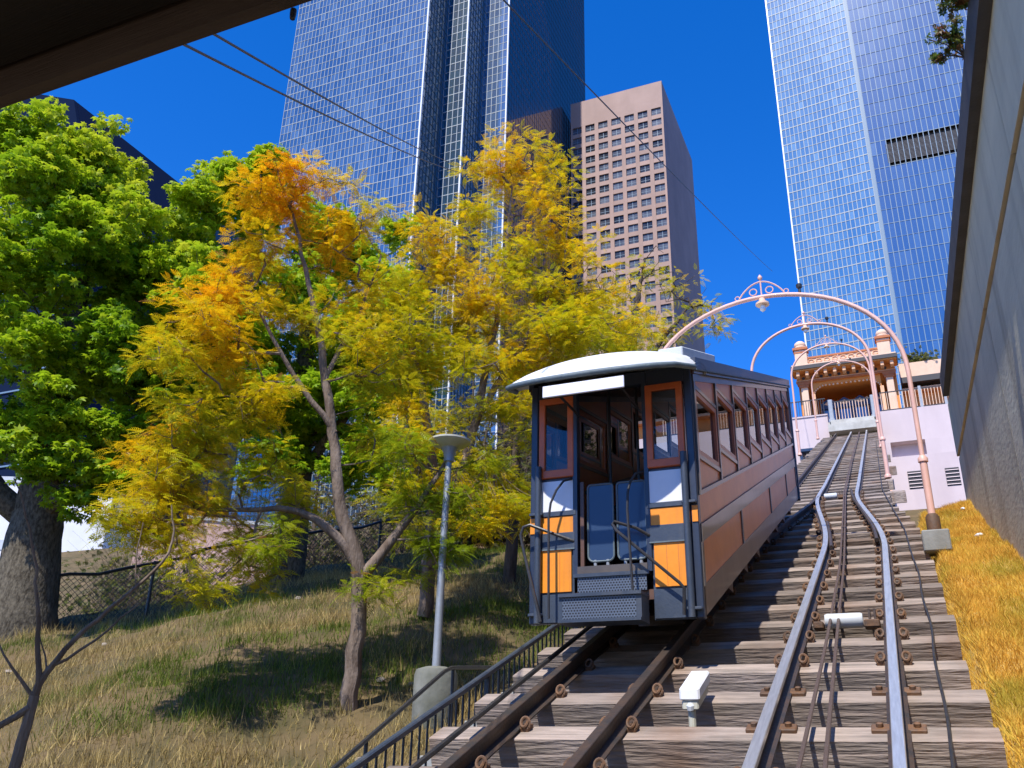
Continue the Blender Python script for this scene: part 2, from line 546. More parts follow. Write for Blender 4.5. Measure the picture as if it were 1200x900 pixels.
def mat_perf():
    """perforated steel tread: rows of round holes with dark behind"""
    m = mat('perforated_steel', (0.085, 0.105, 0.145), 0.45, (0.10, 0.125, 0.165), 6)
    nt = m.node_tree
    b = nt.nodes['Principled BSDF']
    src = b.inputs['Base Color'].links[0].from_socket
    tc = nd(nt, 'ShaderNodeTexCoord')
    sp = nd(nt, 'ShaderNodeSeparateXYZ')
    nt.links.new(tc.outputs['Object'], sp.inputs[0])

    def mth(op, a, bb=None):
        n = nd(nt, 'ShaderNodeMath', operation=op)
        for i, q in enumerate((a, bb)):
            if q is None: continue
            if isinstance(q, (int, float)): n.inputs[i].default_value = q
            else: nt.links.new(q, n.inputs[i])
        return n.outputs[0]
    d = 0.022
    zz = mth('ADD', mth('ADD', sp.outputs['Z'], mth('MULTIPLY', sp.outputs['Y'], 1.0)), 10.0)
    row = mth('FLOOR', mth('DIVIDE', zz, d))
    off = mth('MULTIPLY', mth('MODULO', row, 2.0), 0.5)
    u = mth('SUBTRACT', mth('FRACT', mth('ADD', mth('DIVIDE', mth('ADD', sp.outputs['X'], 10.0), d * 1.15), off)), 0.5)
    v = mth('SUBTRACT', mth('FRACT', mth('DIVIDE', zz, d)), 0.5)
    rr = mth('SQRT', mth('ADD', mth('MULTIPLY', u, u), mth('MULTIPLY', v, v)))
    hole = mth('LESS_THAN', rr, 0.33)
    mx = nd(nt, 'ShaderNodeMix', data_type='RGBA')
    nt.links.new(hole, mx.inputs['Factor'])
    nt.links.new(src, mx.inputs['A'])
    mx.inputs['B'].default_value = (0.006, 0.006, 0.008, 1)
    nt.links.new(mx.outputs['Result'], b.inputs['Base Color'])
    return m


M['perf'] = mat_perf()

# ------------------------------------------------------------------ terrain
FA = np.array([-14.6, 11.3])                       # fence line
FB = np.array([-10.4, 19.2])
FD = (FB - FA) / np.linalg.norm(FB - FA)
FN = np.array([-FD[1], FD[0]])                     # points away from the hillside


def bumps(x, y, a=1.0):
    return a * (0.06 * np.sin(1.3 * x + 0.7 * y) + 0.05 * np.sin(2.1 * y - 1.1 * x + 1.0) + 0.03 * np.sin(4.3 * x + 3.1 * y)
                + 0.02 * np.sin(7.1 * x - 5.3 * y + 2))


def ground_z(x, y):
    x = np.asarray(x, float)
    y = np.asarray(y, float)
    yc = np.clip(y, -40, 50)
    z = T * yc + 0.016 * np.clip(yc - 22, 0, 30)
    off = -1.05 + 0.5 * smoothstep(-4.4, -7.5, x)
    s = (x - FA[0]) * FN[0] + (y - FA[1]) * FN[1]
    off = off - 2.4 * smoothstep(0.6, 7, s)
    off = off + bumps(x, y) * smoothstep(-4.4, -5.5, x)
    under = -1.6 * smoothstep(-4.2, -3.2, x) + 0 * x
    off = off + under * 0.4
    off = np.where(x > -3.1, -1.7 - 3.0 * smoothstep(17, 48, y), off)
    return z + off


def grid_mesh(xs, ys, zf, name, mt, parent=None):
    X, Y = np.meshgrid(xs, ys)
    Z = zf(X, Y)
    nx, ny = len(xs), len(ys)
    v = np.stack([X.ravel(), Y.ravel(), Z.ravel()], 1)
    i = np.arange((ny - 1) * (nx - 1))
    r_, c_ = i // (nx - 1), i % (nx - 1)
    a = r_ * nx + c_
    f = np.stack([a, a + 1, a + nx + 1, a + nx], 1)
    o = np_mesh(name, v, f, mt, parent, wl=(0, 0, 0))
    smooth_mesh(o.data, 60)
    return o


xs = np.concatenate([np.linspace(-900, -60, 12), np.linspace(-55, -20, 24), np.linspace(-19, -3.2, 64), np.linspace(-3.0, 5, 9), np.linspace(12, 900, 10)])
ys = np.concatenate([np.linspace(-500, -20, 8), np.linspace(-15, 3, 10), np.linspace(3.5, 26, 76), np.linspace(27, 60, 24), np.linspace(80, 1500, 12)])
tag(grid_mesh(xs, ys, ground_z, 'ground', M['soil']), kind='structure')


def verge_z(x, y):
    z = T * y - 0.5 + 0.30 * smoothstep(0.36, 0.50, x) + 0.14 * smoothstep(0.5, 1.3, x) + bumps(x * 3, y * 2, 0.5)
    return z - 2.2 * smoothstep(16.6, 18.2, y)


tag(grid_mesh(np.linspace(0.30, 1.45, 16), np.linspace(2, 18.4, 90), verge_z, 'grass_bank', M['verge_soil']), kind='structure')


# ------------------------------------------------------------------ track
def tie_end_r(y): return 0.385 - 0.37 * ss(14.0, 19.5, y)
def tie_end_l(y): return -3.215 + 0.45 * ss(14.0, 19.5, y)


bed = MB(lambda x, y, h: (x, y, zr(y) + h))
for y0, y1, xa, xb in ((2.5, 16, -3.15, 0.3), (16, 22, -2.85, 0.1), (22, 48.3, -2.7, -0.03)):
    bed.box(xa, xb, y0, y1, -1.9, -0.50)
bed_o = tag(bed.build('track_bed', M['bed']), kind='structure')

TIE_S, TIE_W, TIE_H, TIE_TOP = 0.708, 0.25, 0.36, -0.155
variants = []
for k in range(4):                                  # slightly uneven old timbers, 1 m long, scaled to length
    g = MB()
    n = 9
    sec = [(-.5, 0), (-.47, .012), (.47, .012), (.5, 0), (.5, -1), (-.5, -1)]
    vs, fs = [], []
    rr = np.random.default_rng(k + 3)
    for i in range(n + 1):
        for (a, h) in sec:
            vs.append((i / n - 0.5, a * TIE_W + rr.normal(0, .0025), (h - .012) * TIE_H if h <= 0 else 0.0))
            x_, y_, z_ = vs[-1]
            vs[-1] = (x_, y_, z_ + rr.normal(0, .002))
    ns = len(sec)
    for i in range(n):
        for j in range(ns):
            fs.append((i * ns + j, i * ns + (j + 1) % ns, (i + 1) * ns + (j + 1) % ns, (i + 1) * ns + j))
    fs.append(tuple(range(ns)))
    fs.append(tuple(range(n * ns, (n + 1) * ns))[::-1])
    g.add(vs, fs)
    me = g.mesh('tie', (0, 0, 0))
    me.materials.append(M['tie'])
    variants.append(me)
tie_y = []
i = -3
while True:
    y = 6.06 + TIE_W * 0.47 + TIE_S * i
    if y > 47.9: break
    tie_y.append(y)
    xl = tie_end_l(y) + random.uniform(-.03, .03)
    xr = tie_end_r(y) + random.uniform(-.03, .03)
    ang = math.atan((zr(y + .1) - zr(y - .1)) / .2)
    piece(variants[(i * 7 + i // 3) % 4], 'tie', bed_o, ((xl + xr) / 2, y, zr(y) + TIE_TOP), (ang, random.uniform(-.004, .004), random.uniform(-.004, .004)), (xr - xl, 1, 1))
    i += 1

RAILS = {'R2': (-0.133, -0.613), 'R1': (-0.876, -1.375), 'L2': (-1.866, -1.375), 'L1': (-2.630, -2.137)}


def rail_x(k, y):
    a, b = RAILS[k]
    return a + (b - a) * ss(12.2, 19.8, y)


PROF_HEAD = [(-.034, -.004), (-.03, 0), (.03, 0), (.034, -.004), (.034, -.032), (-.034, -.032)]
PROF_BODY = [(-.030, -.032), (.030, -.032), (.010, -.045), (.009, -.105), (.065, -.122), (.065, -.132), (-.065, -.132), (-.065, -.122), (-.009, -.105), (-.010, -.045)]


def sweep(mb, prof, path):
    vs, fs = [], []
    n = len(prof)
    for q, (x, y, z) in enumerate(path):
        a = path[min(q + 1, len(path) - 1)]
        b = path[max(q - 1, 0)]
        d = Vector(a) - Vector(b)
        side = Vector((d.y, -d.x, 0)).normalized()
        nrm = side.cross(d).normalized()
        for (u, h) in prof:
            p = Vector((x, y, z)) + side * u + nrm * h
            vs.append(p)
    for q in range(len(path) - 1):
        for j in range(n):
            fs.append((q * n + j, q * n + (j + 1) % n, (q + 1) * n + (j + 1) % n, (q + 1) * n + j))
    fs.append(tuple(range(n))[::-1])
    fs.append(tuple(range((len(path) - 1) * n, len(path) * n)))
    mb.add(vs, fs)


# spring clip: shoulder block and a curled bar; and the flat bolted clamp used on the lowest ties
cm = MB()
cm.bbox(0.058, 0.125, -.05, .05, -.155, -.118, .006)
loop = []
for q in range(15):
    t = -0.6 + 2 * PI * 1.08 * q / 14
    loop.append((0.092 + 0.034 * math.cos(t) * (1 - .02 * q), 0.03 * math.sin(t) - .02, -0.105 + 0.03 * math.sin(t) + .002 * q))
cm.tube(loop, 0.011, 6)
clip_me = cm.mesh('rail_clip', (0, 0, 0))
clip_me.materials.append(M['clip'])
smooth_mesh(clip_me)
cm = MB()
cm.bbox(0.045, 0.155, -.055, .055, -.155, -.118, .006)
cm.lathe((.105, 0, -.118), [(.022, 0), (.022, .022), (.014, .026)], 6)
clamp_me = cm.mesh('rail_clamp', (0, 0, 0))
clamp_me.materials.append(M['clip'])

rail_info = {'R2': ('bright worn running rail of the open track beside the dry grass bank', 48.2),
                  'R1': ('worn running rail between the twin haulage ropes and the car shadow', 48.2),
                  'L2': ('dark rail under the car that joins the middle rail at the junction', 19.6),
                  'L1': ('dark outer rail under the car beside the black pipe rail', 48.2)}
ts = math.atan(T)
for k, (lab, yend) in rail_info.items():
    path = [(rail_x(k, y), y, zr(y)) for y in np.arange(3.6, yend + .01, 0.35)]
    root = empty('running_rail', (rail_x(k, 3.6), 3.6, zr(3.6) - .13))
    tag(root, lab, 'rail', 'running rails of the incline')
    b1 = MB()
    sweep(b1, PROF_BODY, path)
    b1.build('rail_web', M['rail'], root)
    b2 = MB()
    sweep(b2, PROF_HEAD, path)
    b2.build('rail_head', M['rail_top'] if k in ('R1', 'R2') else M['rail'], root)
    for y in tie_y:
        if y < 4.6 or y > 20.5 or y > yend: continue
        for s in (1, -1):
            near = (k[0] == 'R' and y < 7.2)
            o = piece(clamp_me if near else clip_me, 'rail_clamp' if near else 'rail_clip', root, (rail_x(k, y), y, zr(y)), (ts, 0, 0), (s, 1, 1))


def strand(name, pts, r, mt, label, cat, group=None, n=8, step=None):
    mb = MB()
    P = np.array(pts, float)
    d = np.r_[0, np.cumsum(np.linalg.norm(np.diff(P, axis=0), axis=1))]
    k = max(2, int(d[-1] / (step or 0.4)))
    t = np.linspace(0, d[-1], k)
    Q = np.stack([np.interp(t, d, P[:, c]) for c in range(3)], 1)
    for _ in range(2):                             # soften the corners
        Q[1:-1] = 0.25 * Q[:-2] + 0.5 * Q[1:-1] + 0.25 * Q[2:]
    mb.tube([tuple(p) for p in Q], r, n)
    return tag(mb.build(name, mt, None, True), label, cat, group)


def on(x, y, h): return (x, y, zr(y) + h)


strand('haulage_rope', [on(-.66, 4, -.06), on(-.635, 5.5, -.06), on(-.625, 8, -.06), on(-.65, 11.5, -.06), on(-.80, 17, -.07), on(-.90, 20.5, -.07), on(-.97, 30, -.07), on(-1.0, 48, -.07)],
       .014, M['cable'], 'rusty haulage rope lying nearer the rail with the car shadow', 'cable', 'haulage ropes between the rails')
strand('haulage_rope', [on(-.48, 4, -.06), on(-.505, 5.5, -.06), on(-.55, 8, -.06), on(-.605, 11.5, -.06), on(-.765, 17, -.07), on(-.865, 20.5, -.07), on(-.93, 30, -.07), on(-.96, 48, -.07)],
       .014, M['cable'], 'rusty haulage rope lying nearer the bright rail by the grass bank', 'cable', 'haulage ropes between the rails')
strand('signal_cable', [on(.10, 4.5, -.135), on(.118, 5.75, -.135), on(.15, 6.4, -.135), on(.145, 7.7, -.135), on(.19, 8.6, -.135), on(.165, 9.8, -.135), on(.195, 11, -.135), on(.165, 12.2, -.135),
                          on(.15, 14.5, -.135), on(.03, 17.3, -.135), on(-.12, 21, -.135), on(-.2, 40, -.135)],
       .011, M['black_iron'], 'thin black cable winding over the tie ends beside the grass bank', 'cable', step=.25)
strand('side_pipe', [on(-2.88, 4.2, -.05), on(-2.9, 9, -.05), on(-2.95, 14, -.05)], .021, M['black_iron'],
       'thin black pipe running along the ties beside the outermost rail', 'pipe')
strand('check_rail', [on(-.23, 13.0, -.03), on(-.27, 14.2, -.03), on(-.44, 16.2, -.03), on(-.66, 18.6, -.03), on(-.74, 20.3, -.03)], .03, M['rail'],
       'short dark check rail inside the curve of the bright rail', 'rail', n=6)
strand('check_rail', [on(-.80, 12.6, -.03), on(-.86, 13.6, -.03), on(-.98, 15.2, -.03)], .028, M['rail'],
       'short dark check rail beside the rope on the shadowed side', 'rail', n=6)


def roller(y, x0, x1, label):
    z = zr(y) - .085
    root = empty('rope_roller', ((x0 + x1) / 2, y, z - .07))
    tag(root, label, 'roller', 'rope rollers between the rails')
    a = MB()
    a.tube([(x0, y, z), (x0 + .02, y, z), (x1 - .14, y, z), (x1 - .12, y, z)], [.058, .066, .066, .058], 16)
    a.build('drum', M['grey_box'], root, True)
    b = MB()
    b.bbox(x0 - .10, x0 - .01, y - .09, y + .09, z - .075, z - .01, .01)
    b.build('bracket', M['clip'], root)
    b = MB()
    b.bbox(x1 - .11, x1 + .02, y - .09, y + .09, z - .075, z - .005, .01)
    b.build('bracket', M['clip'], root)
    for d in (0.0, .045):
        c = MB()
        c.box(x1 - .07 + d, x1 - .052 + d, y - .075, y + .075, z - .01, z + .085)
        c.build('guide_plate', M['rail'], root)


roller(8.74, -.68, -.24, 'pale rope roller on rusty brackets nearer the foot of the incline')
roller(19.9, -1.28, -.9, 'small pale rope roller at the junction where the rails meet')

# white signal box between the tracks
o = empty('track_signal_box', on(-1.43, 6.63, -.155))
tag(o, 'white lidded box on a short post between the two tracks', 'signal box')
f_ = lambda x, y, h: (x, y, zr(y) + h)
a = MB(f_); a.bbox(-1.50, -1.36, 6.42, 6.82, -.035, .05, .012); a.build('lid', M['car_white'], o)
a = MB(f_); a.bbox(-1.487, -1.373, 6.435, 6.80, -.10, -.035, .01); a.build('body', M['lamp_shade'], o)
a = MB(); a.tube([(-1.43, 6.48, zr(6.48) - .24), (-1.43, 6.48, zr(6.48) - .08)], .026, 10); a.build('post', M['lamp_shade'], o)
a = MB(f_); a.lathe((-1.43, 6.45, -.07), [(.025, -.03), (.032, 0), (.02, .02)], 10); a.build('lens', M['grey_box'], o)

# ------------------------------------------------------------------ concrete wall on the right
XW = 1.22
WY0, WY1 = -3.0, 16.95
wz = lambda y: 6.73 + 0.083 * y                     # underside of the dark cap
wroot = empty('retaining_wall', (XW + .2, 8, 3.0))
tag(wroot, 'tall grey concrete wall with dark cap above the dry grass bank', 'wall')
core = MB(); core.prism([(WY0, -2), (WY1, 3.5), (WY1, wz(WY1) + .02), (WY0, wz(WY0) + .02)], 0, XW + .04, XW + .5)
core.build('wall_core', M['bed'], wroot)
jz = lambda y: wz(y) - 1.02
cuts = [WY0, 0.2, 3.4, 6.6, 9.8, 13.0, WY1]
for a_, b_ in zip(cuts[:-1], cuts[1:]):
    e = 0.004
    p = MB()
    p.prism([(a_ + e, T * a_ - 2), (b_ - e, T * b_ - 2), (b_ - e, jz(b_)), (a_ + e, jz(a_))], 0, XW, XW + .06)
    p.build('wall_panel', M['wall_concrete'], wroot)
    p = MB()
    p.prism([(a_ + e, jz(a_) + .05), (b_ - e, jz(b_) + .05), (b_ - e, wz(b_)), (a_ + e, wz(a_))], 0, XW - .025, XW + .06)
    p.build('wall_panel', M['wall_concrete'], wroot)
cap = MB(); cap.prism([(WY0, wz(WY0)), (WY1 - .6, wz(WY1 - .6)), (WY1 - .6, wz(WY1 - .6) + .34), (WY0, wz(WY0) + .34)], 0, XW - .12, XW + .5)
cap.build('wall_cap', M['cap_dark'], wroot)

# ------------------------------------------------------------------ stairway on the left
st = tag(MB(lambda x, y, h: (x, y, T * y + h)).box(-4.25, -3.36, 2.5, 26, -2.2, -1.12).build('stairway', M['concrete']), kind='structure')
tread = MB(); tread.bbox(-.44, .44, -.16, .17, -.14, 0, .008)
tread_me = tread.mesh('step', (0, 0, 0)); tread_me.materials.append(M['concrete'])
y = 3.2
while y < 13:
    piece(tread_me, 'step', st, (-3.805, y, T * y - .99))
    y += .30

rl = empty('baluster_railing', (-3.34, 5.0, T * 5 - 1.0))
tag(rl, 'black iron railing with close balusters beside the timber ties', 'railing')
sh = lambda x, y, h: (x, y, T * y + h)
a = MB(sh); a.bbox(-3.365, -3.315, 5.05, 12.5, -.10, -.05, .01); a.build('handrail', M['navy'], rl)
a = MB(sh); a.box(-3.352, -3.328, 5.05, 12.5, -.86, -.83); a.build('bottom_rail', M['black_iron'], rl)
bm = MB(); bm.tube([(0, 0, 0), (0, 0, .77)], .009, 6); bal = bm.mesh('baluster', (0, 0, 0)); bal.materials.append(M['black_iron'])
for y in np.arange(5.12, 12.5, .115):
    piece(bal, 'baluster', rl, (-3.34, y, T * y - .86))
for y in (5.1, 7.3, 9.6, 12.4):
    a = MB(); a.box(-3.36, -3.32, y - .02, y + .02, T * y - 1.1, T * y - .09); a.build('post', M['black_iron'], rl)
hr = empty('stair_handrail', (-4.3, 6.0, T * 6 - 1.0))
tag(hr, 'thin black tube handrail on posts below the lamp base', 'handrail')
a = MB()
a.tube([(-4.3, 3.6, 1.02), (-4.3, 6.5, 1.90), (-4.3, 8.35, 2.82), (-4.3, 8.5, 2.87), (-4.3, 8.62, 2.885), (-4.3, 9.75, 3.0)], .021, 8)
a.build('rail', M['black_iron'], hr, True)
for y, zt in ((5.2, 1.49), (7.0, 2.14), (8.55, 2.87), (9.7, 2.99)):
    a = MB(); a.tube([(-4.3, y, T * y - 1.15), (-4.3, y, zt)], .018, 8); a.build('post', M['black_iron'], hr)

# street lamp on a concrete footing
lp = empty('street_lamp', (-4.74, 9.02, 2.3))
tag(lp, 'grey lamp post with flat round head on a concrete footing', 'street lamp')
a = MB(); a.lathe((-4.74, 9.02, 2.25), [(.20, 0), (.235, .1), (.235, .60), (.215, .66), (.12, .69)], 18); a.build('footing', M['shaded_concrete'], lp, True)
a = MB(); a.tube([(-4.74, 9.02, 2.93), (-4.735, 9.02, 4.1), (-4.72, 9.03, 5.30)], [.047, .042, .036], 12); a.build('pole', M['galv'], lp, True)
a = MB(); a.lathe((-4.72, 9.03, 5.26), [(.06, 0), (.065, .10), (.10, .17)], 14); a.build('collar', M['galv'], lp, True)
a = MB(); a.lathe((-4.72, 9.03, 5.41), [(.07, 0), (.12, .035), (.235, .075), (.25, .09), (.25, .11), (.05, .135)], 24); a.build('lamp_head', M['lamp_shade'], lp, True)

# ------------------------------------------------------------------ the rail car
YF, YB = 7.42, 16.35
XL, XR, XC = -3.018, -1.492, -2.255
Z0 = 3.10


def cs(x, y, h):
    """car space: h above the floor line, which climbs with the incline"""
    return (x, y, Z0 + T * (y - YF) + h)


car = empty('funicular_car', (XC, YF + .1, zr(YF + .1)))
tag(car, 'orange and navy wooden funicular rail car on the left track', 'rail car')


def cbox(name, mt, *bx, parent=car, shear=True, bev=None):
    mb = MB(cs if shear else None)
    for b in bx:
        if bev: mb.bbox(*b, bev)
        else: mb.box(*b)
    return mb.build(name, mt, parent)


# chassis, floor, skirt
cbox('floor', M['interior'], (XL + .02, XR - .02, YF + .03, YB - .03, .16, .24))
cbox('chassis_beam', M['black_iron'], (-2.75, -2.55, YF + .7, YB - .3, -.08, .15))
cbox('chassis_beam', M['black_iron'], (-1.95, -1.75, YF + .7, YB - .3, -.08, .15))
wm = MB(); wm.tube([(-.06, 0, 0), (.03, 0, 0)], [.19, .19], 20); wm.tube([(.03, 0, 0), (.06, 0, 0)], [.215, .21], 20)
wheel_me = wm.mesh('wheel', (0, 0, 0)); wheel_me.materials.append(M['rail'])
for y in (8.6, 10.0, 14.0, 15.4):
    for x, s in ((-2.632, -1), (-1.864, 1)):
        piece(wheel_me, 'wheel', car, (x, y, zr(y) + .195), None, (-s, 1, 1))
H_SK, H_P1, H_T1, H_P2, H_BELT, H_TOP = .245, .61, .76, 1.01, 1.05, 2.10
NB = 8
bay = [YF + .10 + (YB - .10 - YF - .10) * q / NB for q in range(NB + 1)]


def side(sgn, xo):
    """one long side; sgn +1 faces the open track"""
    def X(a, b): return (xo - sgn * b, xo - sgn * a)          # depth measured inwards
    sk = cbox('skirt', M['car_skirt'], (*X(0, .05), YF + .06, YB - .02, 0, H_SK))
    cbox('waist_band', M['car_trim'], (*X(-.012, .05), YF + .06, YB - .02, H_P1, H_T1))
    cbox('belt_rail', M['car_trim'], (*X(-.018, .05), YF + .06, YB - .02, H_P2, H_BELT))
    cbox('top_rail', M['car_trim'], (*X(-.012, .05), YF + .06, YB - .02, H_TOP - .03, H_TOP + .04))
    cbox('waist_panel', M['car_brown'], (*X(.004, .045), YF + .06, YB - .02, H_T1, H_P2))
    low = [bay[0] - .04, bay[2], bay[4] + .45, bay[6] + .5, bay[8]]
    for a_, b_ in zip(low[:-1], low[1:]):
        cbox('lower_panel', M['car_brown'], (*X(.004, .045), a_ + .035, b_ - .035, H_SK, H_P1))
    for a_ in low:
        cbox('panel_batten', M['car_trim'], (*X(-.010, .048), a_ - .035, a_ + .035, H_SK, H_P1))
    for q in range(NB + 1):
        cbox('pillar', M['car_trim'], (*X(-.014, .05), bay[q] - .028, bay[q] + .028, H_BELT, H_TOP - .03))
    for q in range(NB):
        a_, b_ = bay[q] + .028, bay[q + 1] - .028
        ym = (a_ + b_) / 2
        g = 0.17                                             # the window head rises less than the incline

        def wl(y, base): return base + (g - T) * (y - a_)
        hb, ht = 1.445 + .0, 2.02
        hb = 1.36
        fo = [(a_, wl(a_, hb)), (b_, wl(b_, hb)), (b_, wl(b_, ht)), (a_, wl(a_, ht))]
        t = .07
        fi = [(a_ + t, wl(a_ + t, hb) + t), (b_ - t, wl(b_ - t, hb) + t), (b_ - t, wl(b_ - t, ht) - t), (a_ + t, wl(a_ + t, ht) - t)]
        # triangular fillets under and over the window
        mb = MB(cs); mb.prism([(a_, H_BELT), (b_, H_BELT), fo[1], fo[0]], 0, *X(.006, .045)); mb.build('lower_fillet', M['car_brown'], car)
        mb = MB(cs); mb.prism([fo[3], fo[2], (b_, H_TOP - .03), (a_, H_TOP - .03)], 0, *X(.006, .045)); mb.build('upper_fillet', M['car_brown'], car)
        mb = MB(cs)
        for (p, q2) in ((fo[3], fo[2]), (fo[0], fo[1])):     # dark slanting battens
            d = .02
            mb.prism([(p[0], p[1] - d), (q2[0], q2[1] - d), (q2[0], q2[1] + d), (p[0], p[1] + d)], 0, *X(-.010, .05))
        mb.build('slant_batten', M['car_trim'], car)
        mb = MB(cs)
        for j in range(4):
            mb.prism([fo[j], fo[(j + 1) % 4], fi[(j + 1) % 4], fi[j]], 0, *X(-.004, .042))
        w = mb.build('side_window', M['car_frame'], car)
        mb = MB(cs); mb.prism(fi, 0, *X(.022, .027)); mb.build('pane', M['glass_side'] if sgn > 0 else M['glass_clear'], w)


side(1, XR)
side(-1, XL)

# front corner posts, panels and windows (drawn for the right half, mirrored for the left)
def mx(x, s): return XC + s * (x - XC)


ZF = lambda z: z                                             # the front is upright: plain heights
for s in (1, -1):
    def FB(name, mt, x0, x1, y0, y1, z0, z1, parent=car, bev=None):
        q0, q1 = sorted((mx(x0, s), mx(x1, s)))
        mb = MB()
        if bev: mb.bbox(q0, q1, y0, y1, z0, z1, bev)
        else: mb.box(q0, q1, y0, y1, z0, z1)
        return mb.build(name, mt, parent)
    FB('corner_post', M['navy_dark'], -1.56, -1.492, YF - .004, YF + .09, 3.10, 5.32, bev=.008)
    cp = MB(); cp.tube([(mx(-1.585, s), YF - .045, 3.10), (mx(-1.585, s), YF - .045, 4.50)], .03, 12); cp.build('corner_tube', M['navy'], car, True)
    cb_ = MB(); cb_.bbox(*sorted((mx(-1.625, s), mx(-1.50, s))), YF - .055, YF - .005, 4.045, 4.07, .005)
    cb_.build('tube_bracket', M['navy'], car)
    cb_ = MB(); cb_.bbox(*sorted((mx(-1.625, s), mx(-1.50, s))), YF - .055, YF - .005, 3.16, 3.185, .005)
    cb_.build('tube_bracket', M['navy'], car)
    FB('corner_patch', M['car_orange'], -1.545, -1.497, YF - .012, YF - .004, 3.89, 4.03)
    FB('door_post', M['navy_dark'], -1.945, -1.905, YF - .012, YF + .07, 3.50, 5.32)
    FB('front_sheet', M['navy'], -1.906, -1.56, YF + .014, YF + .05, 3.10, 4.395)
    FB('sill_panel', M['navy'], -1.90, -1.562, YF - .006, YF + .014, 3.105, 3.345, bev=.004)
    FB('white_panel', M['car_white'], -1.92, -1.592, YF - .008, YF + .014, 4.08, 4.365, bev=.003)
    FB('band', M['navy'], -1.93, -1.575, YF - .016, YF + .012, 4.035, 4.08, bev=.004)
    FB('upper_orange_panel', M['car_orange'], -1.905, -1.592, YF - .006, YF + .014, 3.885, 4.032)
    FB('band', M['navy'], -1.92, -1.575, YF - .014, YF + .012, 3.735, 3.885, bev=.004)
    FB('band_lip', M['hood_edge'], -1.92, -1.575, YF - .020, YF + .010, 3.730, 3.742)
    FB('lower_orange_panel', M['car_orange'], -1.885, -1.60, YF - .006, YF + .014, 3.365, 3.73)
    for u in (-1.78, -1.68):
        FB('panel_seam', M['car_frame'], u, u + .003, YF - .008, YF - .004, 3.37, 3.725)
    FB('header', M['navy_dark'], -1.906, -1.56, YF + .0, YF + .07, 5.178, 5.33)
    # window
    wx0, wx1, wz0, wz1, t = -1.912, -1.575, 4.395, 5.178, .058
    q0, q1 = sorted((mx(wx0, s), mx(wx1, s)))
    mb = MB()
    mb.bbox(q0, q1, YF - .02, YF + .035, wz0, wz0 + .075, .005); mb.bbox(q0, q1, YF - .02, YF + .035, wz1 - t, wz1, .005)
    mb.bbox(q0, q0 + t, YF - .018, YF + .035, wz0 + .07, wz1 - t + .005, .005); mb.bbox(q1 - t, q1, YF - .018, YF + .035, wz0 + .07, wz1 - t + .005, .005)
    w = mb.build('front_window', M['car_red'], car)
    mb = MB(); mb.box(q0 + t - .005, q1 - t + .005, YF + .004, YF + .010, wz0 + .06, wz1 - t + .005); mb.build('pane', M['glass'], w)
cbox('door_header', M['navy_dark'], (-2.565, -1.945, YF + .0, YF + .07, 5.21, 5.33), shear=False)
# half doors with rounded lower inner corner
for x0, x1, rc in ((-2.485, -2.252, 1), (-2.214, -1.955, -1)):
    poly = []
    for (cx, cz, a0) in ((x1 - .05, 3.67, -90), (x1 - .03, 4.28, 0), (x0 + .03, 4.28, 90), (x0 + .05, 3.67, 180)):
        rr_ = .05 if cz < 4 else .03
        for q in range(5):
            t = R(a0 + 90 * q / 4)
            poly.append((cx + rr_ * math.cos(t), cz + rr_ * math.sin(t)))
    mb = MB(); mb.prism(poly, 1, YF + .05, YF + .075); g_ = mb.build('half_door', M['gate_blue'], car)
    mb = MB()
    mb.tube([(p, YF + .048, q) for p, q in poly], .009, 6, closed=True); mb.build('door_edge', M['hood_edge'], g_, True)
    for xx in (x0 + .06, x1 - .06):
        mb = MB(); mb.lathe((xx, YF + .06, 3.615), [(.016, -.03), (.016, .02)], 8); mb.build('door_roller', M['galv'], g_)
cbox('threshold', M['car_trim'], (-2.565, -1.945, YF - .02, YF + .12, 3.50, 3.57), shear=False)
cbox('door_jamb', M['interior'], (-2.548, -2.515, YF + .02, YF + .06, 3.57, 4.34), shear=False)
for x in (-2.36, -2.09):
    mb = MB(); mb.tube([(x, YF + .35, 3.6), (x, YF + .35, 5.4)], .014, 8); mb.build('grab_pole', M['black_iron'], car, True)
# steps
st_ = cbox('upper_step', M['navy'], (-2.60, -1.93, YF - .035, YF + .30, 3.475, 3.505), shear=False)
cbox('tread_face', M['perf'], (-2.565, -1.955, YF - .018, YF - .002, 3.345, 3.474), parent=st_, shear=False)
st_ = cbox('lower_step', M['navy'], (-2.645, -1.935, YF - .285, YF - .02, 3.268, 3.296), (-2.645, -2.615, YF - .262, YF - .03, 3.085, 3.268),
           (-1.985, -1.940, YF - .262, YF - .03, 3.085, 3.268), (-2.645, -1.94, YF - .29, YF - .03, 3.060, 3.085), shear=False)
cbox('tread_face', M['perf'], (-2.614, -1.986, YF - .262, YF - .25, 3.086, 3.267), parent=st_, shear=False)


# hand rails on the front
def hand(name, pts, r=.011, mt='black_iron'):
    mb = MB(); mb.tube(pts, r, 8); return mb.build(name, M[mt], car, True)


